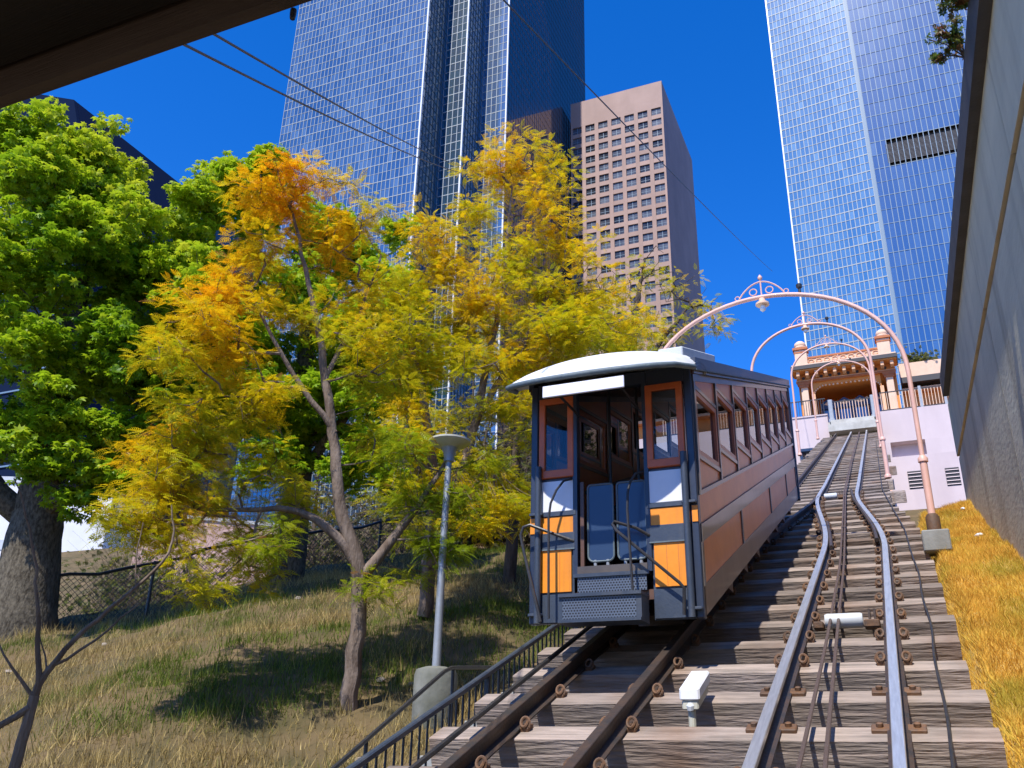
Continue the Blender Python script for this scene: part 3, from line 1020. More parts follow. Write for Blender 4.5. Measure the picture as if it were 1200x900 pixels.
yy = YF - .10
hand('hoop_rail', [(-2.615, YF - .01, 4.37), (-2.66, yy, 4.33), (-2.72, yy - .03, 4.24), (-2.765, yy - .05, 4.12), (-2.78, yy - .06, 3.98), (-2.775, yy - .06, 3.12)])
hand('hoop_rail', [(-1.955, YF - .01, 4.37), (-2.00, yy, 4.33), (-2.04, yy - .03, 4.25), (-2.06, yy - .05, 4.15), (-2.065, yy - .06, 4.0), (-2.03, yy - .06, 3.10)])
hand('guard_rail', [(-2.60, YF - .01, 3.80), (-2.97, yy - .03, 3.945), (-3.03, yy - .03, 3.93), (-3.055, yy - .03, 3.86), (-3.02, yy - .03, 3.70), (-2.86, yy - .03, 3.10)], .014)
hand('guard_rail', [(-1.92, YF - .01, 3.80), (-2.02, YF - .07, 3.86), (-2.19, YF - .14, 3.91), (-2.205, YF - .14, 3.89), (-2.17, YF - .14, 3.83), (-1.66, YF - .10, 3.37), (-1.63, YF - .08, 3.33), (-1.645, YF - .06, 3.12)], .014, 'black_iron')

# sign board under the hood, rear wall, ceiling, roof
sb_ = MB(); sb_.bbox(-2.625, -1.90, 6.69, 6.71, 4.885, 4.99, .004); sb_.build('sign_board', M['sign_white'], car)
br = MB(); br.box(-2.55, -2.535, 6.71, 7.42, 4.96, 4.98); br.build('sign_bracket', M['black_iron'], car); br = MB(); br.box(-1.99, -1.975, 6.71, 7.42, 4.96, 4.98); br.build('sign_bracket', M['black_iron'], car)
cbox('ceiling', M['interior'], (XL - .02, XR + .02, YF + .02, YB, H_TOP + .045, H_TOP + .10))
zb = Z0 + T * (YB - YF)
rw = MB()
for x0, x1, z0, z1 in ((XL, XL + .10, 0, 2.14), (XR - .10, XR, 0, 2.14), (XL + .1, -2.58, 0, 1.25), (-1.93, XR - .1, 0, 1.25), (-2.62, -2.55, 1.25, 2.14), (-1.96, -1.89, 1.25, 2.14), (XL + .1, XR - .1, 2.02, 2.14), (-2.58, -1.93, 0, .9)):
    rw.box(x0, x1, YB - .06, YB, zb + z0, zb + z1)
rw.build('rear_wall', M['interior'], car)
for x in (XL + .02, XR - .02):
    mb = MB(); mb.bbox(x - .05, x + .05, YB - .02, YB + .09, zb - .02, zb + 2.16, .01); mb.build('rear_post', M['navy_dark'], car)
for q in range(7):                                           # stepped interior floor with slatted seats along both sides
    yq = YF + 1.0 + q * 1.05
    zq = Z0 + T * (yq - YF) + .45
    for xa, xb in ((XL + .06, XL + .44), (XR - .44, XR - .06)):
        mb = MB(); mb.bbox(xa, xb, yq, yq + .95, zq + .28, zq + .33, .01); mb.box(xa + .02, xb - .02, yq + .04, yq + .9, zq - .3, zq + .28)
        mb.build('bench_seat', M['interior'], car)

# barrel roof
NU = 20
def arc_h(u): return .155 * (1 - abs(u) ** 2.1)
roof = MB()
ys_ = [YF + .55, YF + 3, YF + 6, YB + .15]
XA, XB_ = -3.16, -1.445
vs, fs = [], []
for y in ys_:
    for j in range(NU + 1):
        u = -1 + 2 * j / NU
        vs.append(((XA + XB_) / 2 + u * (XB_ - XA) / 2, y, Z0 + T * (y - YF) + 2.185 + arc_h(u)))
for i in range(len(ys_) - 1):
    for j in range(NU):
        a = i * (NU + 1) + j
        fs.append((a, a + 1, a + NU + 2, a + NU + 1))
roof.add(vs, fs)
vs2 = [(x, y, z - .05) for x, y, z in vs]
roof.add(vs2, [f[::-1] for f in fs])
n = NU + 1
e0 = [(j, j + 1) for j in range(NU)]
base = 0
N_ = len(vs)
fs3 = [(j + 1, j, N_ + j, N_ + j + 1) for j in range(NU)]
k0 = (len(ys_) - 1) * n
fs3 += [(k0 + j, k0 + j + 1, N_ + k0 + j + 1, N_ + k0 + j) for j in range(NU)]
roof.f += fs3
roof.build('roof', M['hood'], car, True)
# front hood: the roof rolls forward and down over the doorway
hood = MB()
NV = 9
vs, fs = [], []
for i in range(NV):
    v = i / (NV - 1)                                         # 0 front edge, 1 back
    for j in range(NU + 1):
        u = -1 + 2 * j / NU
        xx = (XA + XB_) / 2 + u * (XB_ - XA) / 2
        yf = YF - .05 - .66 * (1 - u * u) ** .32
        zf = 5.30 - .215 * (1 - u * u) ** .32
        yb = YF + .57
        zbk = Z0 + T * .57 + 2.187 + arc_h(u)
        y = yf + (yb - yf) * v
        bulge = (1 - (1 - v) ** 2.2)
        vs.append((xx, y, zf + (zbk - zf) * bulge))
for i in range(NV - 1):
    for j in range(NU):
        a = i * (NU + 1) + j
        fs.append((a, a + 1, a + NU + 2, a + NU + 1))
hood.add(vs, fs)
hood.add([(x, y + .004, z - .03) for x, y, z in vs], [f[::-1] for f in fs])
ho = hood.build('roof_hood', M['hood'], car, True)
edge = MB()
edge.tube([(x, y - .006, z - .022) for x, y, z in vs[:NU + 1]], .026, 10)
edge.build('hood_edge', M['hood_edge'], ho, True)
cbox('side_fascia', M['navy_dark'], (XR - .01, XR + .045, YF + .03, YB + .1, 2.185, 2.30))
cbox('side_fascia', M['navy_dark'], (XL - .045, XL + .01, YF + .03, YB + .1, 2.185, 2.30))
cbox('eaves_board', M['car_trim'], (XR - .0, XR + .025, YF + .05, YB + .1, 2.145, 2.185))
cbox('gutter_line', M['hood_edge'], (XR + .03, XR + .055, YF + .03, YB + .1, 2.172, 2.186))
mb = MB(cs); mb.bbox(-1.86, -1.62, YF + .35, YF + 2.1, 2.28, 2.46, .01); mb.build('roof_box', M['grey_box'], car)

# ------------------------------------------------------------------ arches over the track
def arch(yc, xl, xr_, zfoot, zspring, zcrest, r, label, feet=True):
    root = empty('lamp_arch', ((xl + xr_) / 2, yc, zfoot))
    tag(root, label, 'arch', 'pink tube arches over the incline')
    c, h = (xl + xr_) / 2, (xr_ - xl) / 2
    pts = [(xl, yc, zfoot), (xl, yc, (zfoot + zspring) / 2)]
    pts += [(c - h * math.cos(t), yc, zspring + (zcrest - zspring) * math.sin(t) ** .92) for t in np.linspace(0, PI, 33)]
    pts += [(xr_, yc, (zfoot + zspring) / 2), (xr_, yc, zfoot)]
    mb = MB(); mb.tube(pts, r, 10); mb.build('arch_tube', M['arch_pink'], root, True)
    for x in (xl, xr_):
        mb = MB(); mb.tube([(x, yc, zfoot), (x, yc, zfoot + .95)], r * 1.4, 12); mb.lathe((x, yc, zfoot + .93), [(r * 1.9, 0), (r * 1.9, .05), (r, .09)], 12)
        mb.lathe((x, yc, zfoot), [(r * 2.2, 0), (r * 2.2, .06), (r * 1.6, .09)], 12); mb.build('sleeve', M['arch_pink'], root, True)
        if feet:
            mb = MB(); mb.bbox(x - .16, x + .16, yc - .18, yc + .18, zfoot - .28, zfoot - .01, .015); mb.build('foot_block', M['concrete'], root)
            mb = MB(); mb.lathe((x, yc, zfoot - .012), [(.085, 0), (.085, .20), (.06, .24)], 10); mb.build('foot_collar', M['clip'], root, True)
    # scrolled ornament with a hanging lamp
    k = r / .04
    mb = MB()
    for s in (-1, 1):
        mb.tube([(c + s * .33 * t, yc, zcrest + .02 + .24 * math.cos(PI / 2 * t) ** .8) for t in np.linspace(0, 1, 9)], .012, 6)
        mb.tube([(c + s * .12 + .055 * math.cos(t), yc, zcrest + .10 + .055 * math.sin(t)) for t in np.linspace(0, 2 * PI, 12)][:-1], .009, 6, closed=True)
        mb.tube([(c + s * .36 + .035 * math.cos(t), yc, zcrest + .035 + .035 * math.sin(t)) for t in np.linspace(0, 2 * PI, 10)][:-1], .008, 6, closed=True)
    mb.tube([(c, yc, zcrest), (c, yc, zcrest + .30)], .012, 6)
    mb.lathe((c, yc, zcrest + .28), [(.01, 0), (.035, .03), (.035, .06), (.008, .1)], 8)
    mb.build('scroll_ornament', M['arch_pink'], root, True)
    mb = MB(); mb.lathe((c, yc, zcrest - .14), [(.10, 0), (.10, .03), (.05, .06), (.045, .11)], 14); l_ = mb.build('lamp_shade', M['st_cream'], root, True)
    mb = MB(); mb.lathe((c, yc, zcrest - .25), [(.01, 0), (.042, .03), (.045, .07), (.03, .11)], 12); mb.build('lamp_globe', M['lamp_white'], l_, True)
    mb = MB(); mb.lathe((c + .55, yc, zcrest - .03), [(.02, 0), (.02, .07), (.04, .08), (.045, .13), (.02, .15)], 10); mb.build('small_lamp', M['black_iron'], root, True)


arch(12.5, -3.20, .475, zr(12.5) + .10, 7.05, 8.58, .033, 'largest pink tube arch standing on a concrete block by the grass bank')
arch(22.0, -2.84, .04, zr(22.0) + .02, 11.35, 12.62, .036, 'second pink tube arch up the incline, beyond the largest one', False)
arch(33.0, -2.80, -.02, zr(33) + .02, 15.75, 17.0, .036, 'third pink tube arch up the incline, below the smallest one', False)
arch(43.5, -2.78, -.02, zr(43.5) + .02, 19.6, 20.75, .036, 'smallest pink tube arch at the head of the incline before the gate', False)

# ------------------------------------------------------------------ upper station
SY = 51.0
sta = empty('station_building', (-1.35, SY, 19.7))
tag(sta, 'orange arched station house at the head of the incline', 'station')


def sbx(name, mt, *bx, parent=sta, bev=None):
    mb = MB()
    for b in bx:
        mb.bbox(*b, bev) if bev else mb.box(*b)
    return mb.build(name, M[mt], parent)


sbx('floor', 'pale_concrete', (-4.2, 1.6, 50.62, 57, 19.35, 19.62), (-2.5, -.03, 48.96, 50.61, 19.35, 19.61))
sbx('rear_wall', 'st_orange', (-3.95, 1.2, 54.0, 54.3, 19.62, 24.0))
sbx('side_wall', 'st_orange', (-4.0, -3.8, SY + .3, 54.3, 19.62, 23.3))
sbx('side_wall', 'st_orange', (1.1, 1.3, SY + .3, 54.3, 19.62, 23.3))
for x in (-3.66, .92):
    c = sbx('column', 'st_cream', (x - .19, x + .19, SY - .19, SY + .19, 19.62, 22.7), bev=.02)
    sbx('capital', 'st_rust', (x - .27, x + .27, SY - .27, SY + .27, 22.56, 22.70), (x - .33, x + .33, SY - .3, SY + .3, 22.70, 22.845), parent=c)
    sbx('base', 'st_peach', (x - .25, x + .25, SY - .25, SY + .25, 19.62, 20.0), parent=c)
    xi = x + (.45 if x < -1 else -.45)
    sbx('inner_column', 'st_peach', (xi - .1, xi + .1, SY - .08, SY + .1, 19.62, 22.15), bev=.01)
# arch spandrel with scalloped soffit
ax0, ax1, az, at_ = -3.2, .46, 21.95, 22.66
acx, ah = (ax0 + ax1) / 2, (ax1 - ax0) / 2
curve = [(acx - ah * math.cos(t), az + (at_ - az) * min(1, 1.25 * math.sin(t) ** .7)) for t in np.linspace(0, PI, 25)]
mb = MB()
for (p, q) in zip(curve[:-1], curve[1:]):
    mb.prism([p, q, (q[0], 22.849), (p[0], 22.849)], 1, SY - .1, SY + .12)
mb.build('arch_spandrel', M['st_orange'], sta)
for k in range(1, 24):
    p = curve[k]
    mb = MB(); mb.lathe((p[0], SY - .02, p[1] - .09), [(.01, 0), (.06, .03), (.06, .08), (.03, .11)], 8); mb.build('arch_pendant', M['st_cream'], sta)
sbx('frieze', 'st_orange', (-4.05, 1.28, SY - .2, SY + .3, 22.85, 23.35))
sbx('frieze_band', 'st_rust', (-4.08, 1.31, SY - .28, SY - .2, 22.83, 22.93))
sbx('frieze_band', 'st_peach', (-4.08, 1.31, SY - .25, SY - .2, 22.96, 23.0))
mbk = MB(); mbk.bbox(-.09, .09, -.55, 0, 0, .28, .02); brk = mbk.mesh('cornice_bracket', (0, 0, 0)); brk.materials.append(M['st_peach'])
mbk = MB(); mbk.tube([(0, -.03, 0), (0, 0, 0)], .09, 10); dot = mbk.mesh('roundel', (0, 0, 0)); dot.materials.append(M['st_dark'])
for k in range(11):
    x = -3.9 + 5.05 * k / 10
    piece(brk, 'cornice_bracket', sta, (x, SY - .2, 23.08))
for k in range(10):
    x = -3.65 + 5.05 * k / 10 * .97
    piece(dot, 'roundel', sta, (x, SY - .205, 23.13))
sbx('cornice_soffit', 'st_orange', (-4.2, 1.42, SY - .85, SY + .3, 23.36, 23.44))
sbx('cornice', 'st_dark', (-4.26, 1.48, SY - .92, SY + .35, 23.44, 23.66))
sbx('cornice_cap', 'st_cream', (-4.2, 1.42, SY - .85, SY + .3, 23.66, 23.76))
sbx('parapet', 'st_cream', (-3.6, .85, SY - .6, SY - .4, 23.76, 24.15))
mb = MB()
for k in range(9):
    x = -3.1 + 3.5 * k / 8
    mb.tube([(x + .16 * math.cos(t), SY - .63, 23.98 + .10 * math.sin(t)) for t in np.linspace(0, 2 * PI, 14)][:-1], .03, 6, closed=True)
mb.build('parapet_scrolls', M['st_peach'], sta, True)
sbx('parapet_rail', 'st_rust', (-3.6, .85, SY - .66, SY - .36, 24.15, 24.25))
for x in (-3.62, .86):
    p = sbx('pier', 'st_cream', (x - .34, x + .34, SY - .8, SY - .2, 23.76, 24.70), bev=.02)
    sbx('pier_cap', 'st_rust', (x - .42, x + .42, SY - .88, SY - .12, 24.70, 24.84), (x - .36, x + .36, SY - .82, SY - .18, 24.50, 24.58), parent=p)
    mb = MB(); mb.lathe((x, SY - .5, 24.84), [(.36, 0), (.38, .06), (.30, .14), (.34, .22), (.31, .36), (.18, .48), (.05, .54)], 14); mb.build('finial', M['st_cream'], p, True)
# doors and the crested ticket windows inside
for k in range(4):
    x = -2.9 + k * .86
    d = sbx('door_leaf', 'st_blue', (x, x + .80, 52.0, 52.15, 19.62, 21.5))
    sbx('door_pane', 'st_glass', (x + .1, x + .70, 51.97, 52.0, 20.1, 21.4), parent=d)
    mb = MB(); mb.prism([(x - .03, 21.52), (x + .83, 21.52), (x + .83, 21.85), (x + .40, 22.15), (x - .03, 21.85)], 1, 51.95, 52.12); c = mb.build('door_crest', M['st_blue'], sta)
    mb = MB(); mb.prism([(x + .14, 21.80), (x + .40, 21.70), (x + .66, 21.80), (x + .40, 21.98)], 1, 51.93, 51.95); mb.build('crest_eye', M['st_peach'], c)
for k, (x, z) in enumerate(((-2.3, 22.0), (-.4, 22.0))):
    mb = MB(); mb.lathe((x, 52.4, z), [(.02, 0), (.09, .06), (.09, .14), (.02, .2)], 10); mb.build('ceiling_lamp', M['st_cream'], sta, True)
sbx('ceiling', 'st_orange', (-3.8, 1.1, SY + .12, 54.0, 22.9, 23.0))

wing = empty('station_wing', (3.2, 52.2, 19.5))
tag(wing, 'pale pink flat roofed wing to the right of the arched station house', 'building')
sbx('wall', 'st_orange', (1.5, 12, 52.4, 52.7, 19.4, 22.35), parent=wing)
sbx('fascia', 'st_peach', (1.5, 12, 51.9, 52.4, 22.0, 22.18), parent=wing)
sbx('cornice', 'st_dark', (1.5, 12, 51.55, 52.6, 22.38, 22.72), parent=wing)
sbx('parapet', 'st_cream', (1.5, 12, 51.7, 52.6, 22.72, 23.62), parent=wing)

# pink retaining walls, platform edge, gate and balustrades
pw = empty('pink_retaining_wall', (4, 50.1, 13))
tag(pw, 'high pale pink wall with louvred vents under the station wing', 'wall')
P1 = 'pink_wall'
sbx('wall_upper', P1, (-.02, 12, 50.0, 50.6, 18.45, 20.28), parent=pw)
sbx('wall_lower', P1, (-.02, 12, 50.0, 50.6, 10.5, 17.62), parent=pw)
sbx('wall_left_of_recess', P1, (-.02, .45, 50.0, 50.6, 17.62, 18.45), parent=pw)
sbx('wall_right_of_recess', P1, (2.15, 12, 50.0, 50.6, 17.62, 18.45), parent=pw)
sbx('recess_back', P1, (.3, 2.3, 50.6, 50.7, 17.5, 18.6), parent=pw)
for x, z in ((1.38, 16.30), (3.18, 16.30)):
    for k in range(5):
        mb = MB(); mb.prism([(49.99, z + k * .19 - .42), (50.02, z + k * .19 - .36), (49.94, z + k * .19 - .44)], 0, x - .32, x + .32); mb.build('vent_slat', M['pink_wall'], pw)
    sbx('vent', 'st_dark', (x - .33, x + .33, 49.985, 49.998, z - .5, z + .46), parent=pw)
pl = empty('pink_landing_wall', (-3.6, 49.4, 16.5))
tag(pl, 'low pale pink wall at the head of the incline beside the car', 'wall')
sbx('wall_body', P1, (-6.5, -2.52, 49.2, 49.8, 15.5, 20.12), parent=pl)
sbx('coping', P1, (-6.55, -2.5, 49.15, 49.85, 20.121, 20.20), parent=pl)
sbx('vent', 'st_dark', (-2.95, -2.62, 49.185, 49.20, 18.5, 18.6), parent=pl)
sbx('vent', 'st_dark', (-2.95, -2.62, 49.185, 49.20, 18.68, 18.78), parent=pl)
sw = sbx('side_bench', 'gate_blue', (-4.2, -3.2, 48.6, 49.15, 18.0, 18.15), (-4.1, -4.0, 48.7, 49.1, 17.2, 18.0), (-3.4, -3.3, 48.7, 49.1, 17.2, 18.0), parent=None)
tag(sw, 'small blue ledge on legs under the pink landing wall', 'ledge')
pe = sbx('platform_edge', 'pale_concrete', (-2.5, .0, 48.3, 48.9, 18.85, 19.25), (-2.35, -.15, 48.5, 48.95, 19.252, 19.55), parent=None)
tag(pe, 'pale concrete platform edge at the head of the rails', 'platform')


def balustrade(x0, x1, y, z0, z1, label, step=.13, posts=(), mt='black_iron'):
    root = empty('balustrade', ((x0 + x1) / 2, y, z0))
    tag(root, label, 'railing', 'iron railings at the upper station')
    sbx('top_rail', 'black_iron', (x0, x1, y - .03, y + .03, z1 - .05, z1), parent=root)
    sbx('bottom_rail', 'black_iron', (x0, x1, y - .025, y + .025, z0 + .08, z0 + .13), parent=root)
    b = MB(); b.box(-.016, .016, -.016, .016, 0, z1 - z0 - .17); me = b.mesh('baluster', (0, 0, 0)); me.materials.append(M[mt])
    for x in np.arange(x0 + .06, x1, step):
        piece(me, 'baluster', root, (x, y, z0 + .125))
    for x in posts:
        sbx('post', 'galv', (x - .07, x + .07, y - .07, y + .07, z0, z1 + .1), parent=root)


balustrade(.25, 6.0, 50.2, 20.28, 21.45, 'railing with pale balusters and black rails on the high pink wall', posts=(2.3, 3.5), mt='st_cream', step=.16)
balustrade(-6.5, -2.55, 49.5, 20.20, 21.25, 'black railing on top of the pink landing wall')
balustrade(-2.1, -.25, 48.9, 19.55, 20.75, 'gate railing between two grey posts above the platform edge', .15, mt='st_cream')
for x, t_ in ((-2.28, 'beside the landing wall'), (-.12, 'beside the high pink wall')):
    b = MB(); b.bbox(x - .12, x + .12, 48.75, 49.0, 19.55, 20.85, .03); b.bbox(x - .15, x + .15, 48.72, 49.03, 19.551, 19.72, .01)
    tag(b.build('gate_post', M['galv']), 'stout grey gate post at the platform ' + t_, 'post', 'gate posts')
# stubs of timber and peach plinth beside the upper ties
for y, x1 in ((20.6, .34), (23.4, .16), (27.0, .3), (31.5, .22)):
    b = MB(lambda x, y, h: (x, y, zr(y) + h)); b.bbox(-.02, x1, y - .16, y + .16, -.42, -.17, .01)
    tag(b.build('timber_stub', M['tie']), 'short timber stub projecting from the bed beside the pink wall', 'timber', 'timber stubs beside the upper ties')
b = MB(lambda x, y, h: (x, y, zr(y) + h)); b.box(-.028, .10, 22.3, 48.2, -2.6, -.52)
tag(b.build('bed_plinth', M['peach_side']), 'peach plaster plinth along the side of the upper track bed', 'plinth')

# ------------------------------------------------------------------ towers
def curtain(parent, p0, p1, z0, z1, nw, ph, glass, mull, mw=.14, mh=.2, tilt=.006, name='glass_wall', skip=None, vw=None, dark_rows=None, bright=.0):
    """one face of a curtain wall: every pane its own slightly tilted quad, raised mullions and transoms"""
    p0, p1 = np.array(p0, float), np.array(p1, float)
    d = p1 - p0
    L = np.linalg.norm(d)
    d /= L
    nrm = np.array([d[1], -d[0]])                            # outward when going left to right seen from outside
    nr = int(round((z1 - z0) / ph))
    ph = (z1 - z0) / nr
    pw_ = L / nw
    i, j = np.meshgrid(np.arange(nw), np.arange(nr))
    i, j = i.ravel(), j.ravel()
    if skip is not None:
        keep = ~skip(i / nw, z0 + (j + .5) * ph)
        i, j = i[keep], j[keep]
    k = len(i)
    q = np.zeros((k, 4, 3))
    tx, tz = rng.normal(0, tilt, k), rng.normal(0, tilt, k)
    for c, (a, b) in enumerate(((0, 0), (1, 0), (1, 1), (0, 1))):
        s_ = (i + a) * pw_
        z_ = z0 + (j + b) * ph
        o_ = (a - .5) * pw_ * tx + (b - .5) * ph * tz
        q[:, c, 0] = p0[0] + d[0] * s_ + nrm[0] * o_
        q[:, c, 1] = p0[1] + d[1] * s_ + nrm[1] * o_
        q[:, c, 2] = z_
    lf = .5 + .25 * (np.sin(i * .37 + j * .11 + z0) + np.sin(j * .29 - i * .13 + 2.0))
    t = np.clip(.75 * rng.random(k) ** 2.2 + .35 * lf - .1, 0, 1)
    t = np.where(rng.random(k) < .03, 1, t)
    o = np_mesh(name, q.reshape(-1, 3), np.arange(4 * k).reshape(-1, 4), glass, parent, np.stack([t, t, t], 1))
    tag(o, kind='stuff')
    g = MB()

    def bar(s0, s1, a0, a1, dep):
        c = []
        for zz in (a0, a1):
            for ss_ in (s0, s1):
                for e in (-.05, dep):
                    c.append((p0[0] + d[0] * ss_ + nrm[0] * e, p0[1] + d[1] * ss_ + nrm[1] * e, zz))
        g.add(c, [(0, 1, 3, 2), (4, 6, 7, 5), (0, 4, 5, 1), (2, 3, 7, 6), (0, 2, 6, 4), (1, 5, 7, 3)])
    vw = vw or mw
    for a in range(nw + 1):
        bar(a * pw_ - vw / 2, a * pw_ + vw / 2, z0, z1, .12)
    for b in range(nr + 1):
        hh = mh if (b % 2 == 0) else mh * .55
        bar(0, L, z0 + b * ph - hh / 2, z0 + b * ph + hh / 2, .08)
    tag(g.build(name.replace('glass', 'mullion'), mull, parent), kind='stuff')
    return o


def slab(parent, poly, z0, z1, mt, name):
    mb = MB(); mb.prism(poly, 2, z0, z1); return mb.build(name, mt, parent)


# left tower with saw-tooth corner
tw = empty('glass_tower', (-130, 200, 20))
tag(tw, 'blue glass tower with white grid and saw-tooth corner behind the trees', 'tower')
TZ0, TZ1 = 20, 330
pA, pB, pC, pD, pE, pF, pG = (-158.5, 180), (-108.9, 180), (-108.9, 192.6), (-101.8, 192.6), (-101.8, 204.8), (-93.3, 204.8), (-93.3, 283)
pL = (-163.5, 187)
slab(tw, [(-163.0, 187.6), (-158.2, 180.7), (-109.6, 180.7), (-109.6, 193.3), (-102.5, 193.3), (-102.5, 205.5), (-94, 205.5), (-94, 282.5), (-163.0, 282.5)], TZ0, TZ1 - 1, M['st_dark'], 'core')
curtain(tw, pL, pA, TZ0, TZ1, 7, 3.05, M['tw_blue'], M['mullion'], .17, .22)
curtain(tw, pA, pB, TZ0, TZ1, 36, 3.05, M['tw_blue'], M['mullion'], .16, .24)
curtain(tw, pB, pC, TZ0, TZ1, 7, 3.05, M['tw_teal'], M['mullion_dark'], .2, .3)
curtain(tw, pC, pD, TZ0, TZ1, 4, 3.05, M['tw_teal'], M['mullion'], .20, .26)
curtain(tw, pD, pE, TZ0, TZ1, 7, 3.05, M['tw_teal'], M['mullion_dark'], .2, .3)
curtain(tw, pE, pF, TZ0, TZ1, 5, 3.05, M['tw_blue'], M['mullion'], .18, .26)
curtain(tw, pF, pG, TZ0, TZ1, 40, 3.05, M['tw_navy'], M['tw_navy'], .05, .05, .0012)
for (x, y) in (pB, pD, pF):
    mb = MB(); mb.box(x - .22, x + .22, y - .22, y + .22, TZ0, TZ1); mb.build('corner_mullion', M['lamp_white'], tw)

# rosy stone office tower
MX0, MX1, MY0, MY1, MZ1 = -91.5, -56.3, 260, 310.5, 235
rt_ = empty('stone_tower', (-74, 280, 20))
tag(rt_, 'rosy brown stone office tower with rows of square windows', 'tower')
slab(rt_, [(MX0 + .6, MY0 + .9), (MX1 - .6, MY0 + .9), (MX1 - .6, MY1), (MX0 + .6, MY1)], 20, MZ1 - .5, M['dark_window'], 'core')
slab(rt_, [(MX1 - .55, MY0 + .6), (MX1, MY0 + .6), (MX1, MY1), (MX1 - .55, MY1)], 20, MZ1, M['brown_stone'], 'side_wall')
slab(rt_, [(MX0, MY0 + .6), (MX0 + .5, MY0 + .6), (MX0 + .5, MY1), (MX0, MY1)], 20, MZ1, M['brown_stone'], 'side_wall')
NCOL = 7
cp_ = (MX1 - MX0) / NCOL
RP = 4.72
row_top = 223.3
slab(rt_, [(MX0, MY0), (MX1, MY0), (MX1, MY0 + .6), (MX0, MY0 + .6)], row_top, MZ1, M['brown_stone'], 'crown_wall')
nrow = 36
for k in range(NCOL + 1):
    x = MX0 + k * cp_
    w_ = .72
    a, b = max(MX0, x - w_), min(MX1, x + w_)
    slab(rt_, [(a, MY0), (b, MY0), (b, MY0 + .6), (a, MY0 + .6)], 20, row_top, M['brown_stone'], 'pier')
WH = 3.0
wmb = MB()
hw = cp_ / 2 - .72
wmb.box(-hw, hw, 0, .1, 0, WH)
win_me = wmb.mesh('window', (0, 0, 0)); win_me.materials.append(M['dark_window'])
wmb = MB()
wmb.box(-.09, .09, -.08, 0, 0, WH); wmb.box(-hw, hw, -.06, -.002, WH * .42 - .07, WH * .42 + .07)
bar_me = wmb.mesh('window_bar', (0, 0, 0)); bar_me.materials.append(M['mullion_dim'])
for r_ in range(nrow):
    zt = row_top - r_ * RP
    mb = MB()
    for k in range(NCOL):
        x0 = MX0 + k * cp_ + .72
        mb.box(x0, x0 + cp_ - 1.44, MY0 + .08, MY0 + .6, zt - RP, zt - WH)
    mb.build('spandrel', M['brown_stone'], rt_)
    if zt - WH < 105: continue
    for k in range(NCOL):
        o = piece(win_me, 'window', rt_, (MX0 + (k + .5) * cp_, MY0 + .5, zt - WH))
        piece(bar_me, 'window_bar', o, (MX0 + (k + .5) * cp_, MY0 + .5, zt - WH))

# right glass tower
gt = empty('glass_tower', (10, 215, 20))
tag(gt, 'tall blue glass tower with a dark louvred band beside the concrete wall', 'tower')
GZ0, GZ1 = 20, 235
slab(gt, [(-12.4, 203.2), (6.3, 200.9), (7.4, 200.9), (60, 200.9), (60, 245), (-12.4, 245)], GZ0, GZ1 - 1, M['st_dark'], 'core')
curtain(gt, (-13.0, 202.6), (6.55, 200.0), GZ0, GZ1, 19, 2.45, M['tw_light'], M['mullion'], .15, .26)
curtain(gt, (7.35, 200.0), (60, 200.0), GZ0, GZ1, 44, 3.9, M['tw_deep'], M['mullion_dim'], .16, .14,
        skip=lambda u, z: (u > .062) & (z > 138.0) & (z < 143.9))
mb = MB(); mb.box(6.58, 7.30, 199.7, 200.8, GZ0, GZ1); mb.build('corner_strip', M['mullion_dim'], gt)
mb = MB(); mb.box(-13.3, -12.95, 202.3, 203.2, GZ0, GZ1); mb.build('corner_mullion', M['lamp_white'], gt)
mb = MB(); mb.box(10.7, 60, 199.97, 200.05, 138.3, 143.6); lv = mb.build('louvre_band', M['louvre'], gt)
lm = MB()
for z in np.arange(138.6, 143.5, .35):
    lm.box(10.75, 59.9, 199.88, 199.965, z, z + .12)
tag(lm.build('louvre_slats', M['louvre'], lv), kind='stuff')

# two blocks glimpsed through the trees at the far left
dt = empty('dark_tower', (-145, 95, 20))
tag(dt, 'dark blue block peeping over the big green tree under the canopy', 'tower')
mb = MB(); mb.prism([(-168, 20), (-112, 20), (-112, 84), (-122, 108), (-140, 116), (-168, 116)], 1, 86, 120); mb.build('core', M['dark_cladding'], dt)
mb = MB(); mb.prism([(-168, 20), (-112, 20), (-112, 84), (-122, 108), (-140, 116), (-168, 116)], 1, 85.2, 85.9); mb.build('glass_face', M['dark_cladding'], dt)
mb = MB()
for k in range(28): mb.box(-168, -112.2, 85.0, 85.2, 22 + k * 3.0, 22.25 + k * 3.0) if 22 + k * 3.0 < 83 else mb.box(-168, -123, 85.0, 85.2, 22 + k * 3.0, 22.25 + k * 3.0)
tag(mb.build('mullions', M['mullion_dim'], dt), kind='stuff')
gb = empty('glass_block', (-150, 135, 20))
tag(gb, 'pale glass block seen in the gap between the two green trees', 'tower')
slab(gb, [(-157.6, 132.6), (-140, 132.6), (-140, 160), (-157.6, 160)], 20, 122.5, M['st_dark'], 'core')
curtain(gb, (-158, 132), (-139.6, 132), 20, 123, 14, 3, M['tw_light'], M['mullion'], .25, .4)
slab(gb, [(-139.9, 132.6), (-139.6, 132.6), (-139.6, 160), (-139.9, 160)], 20, 122.5, M['tw_navy'], 'side_face')

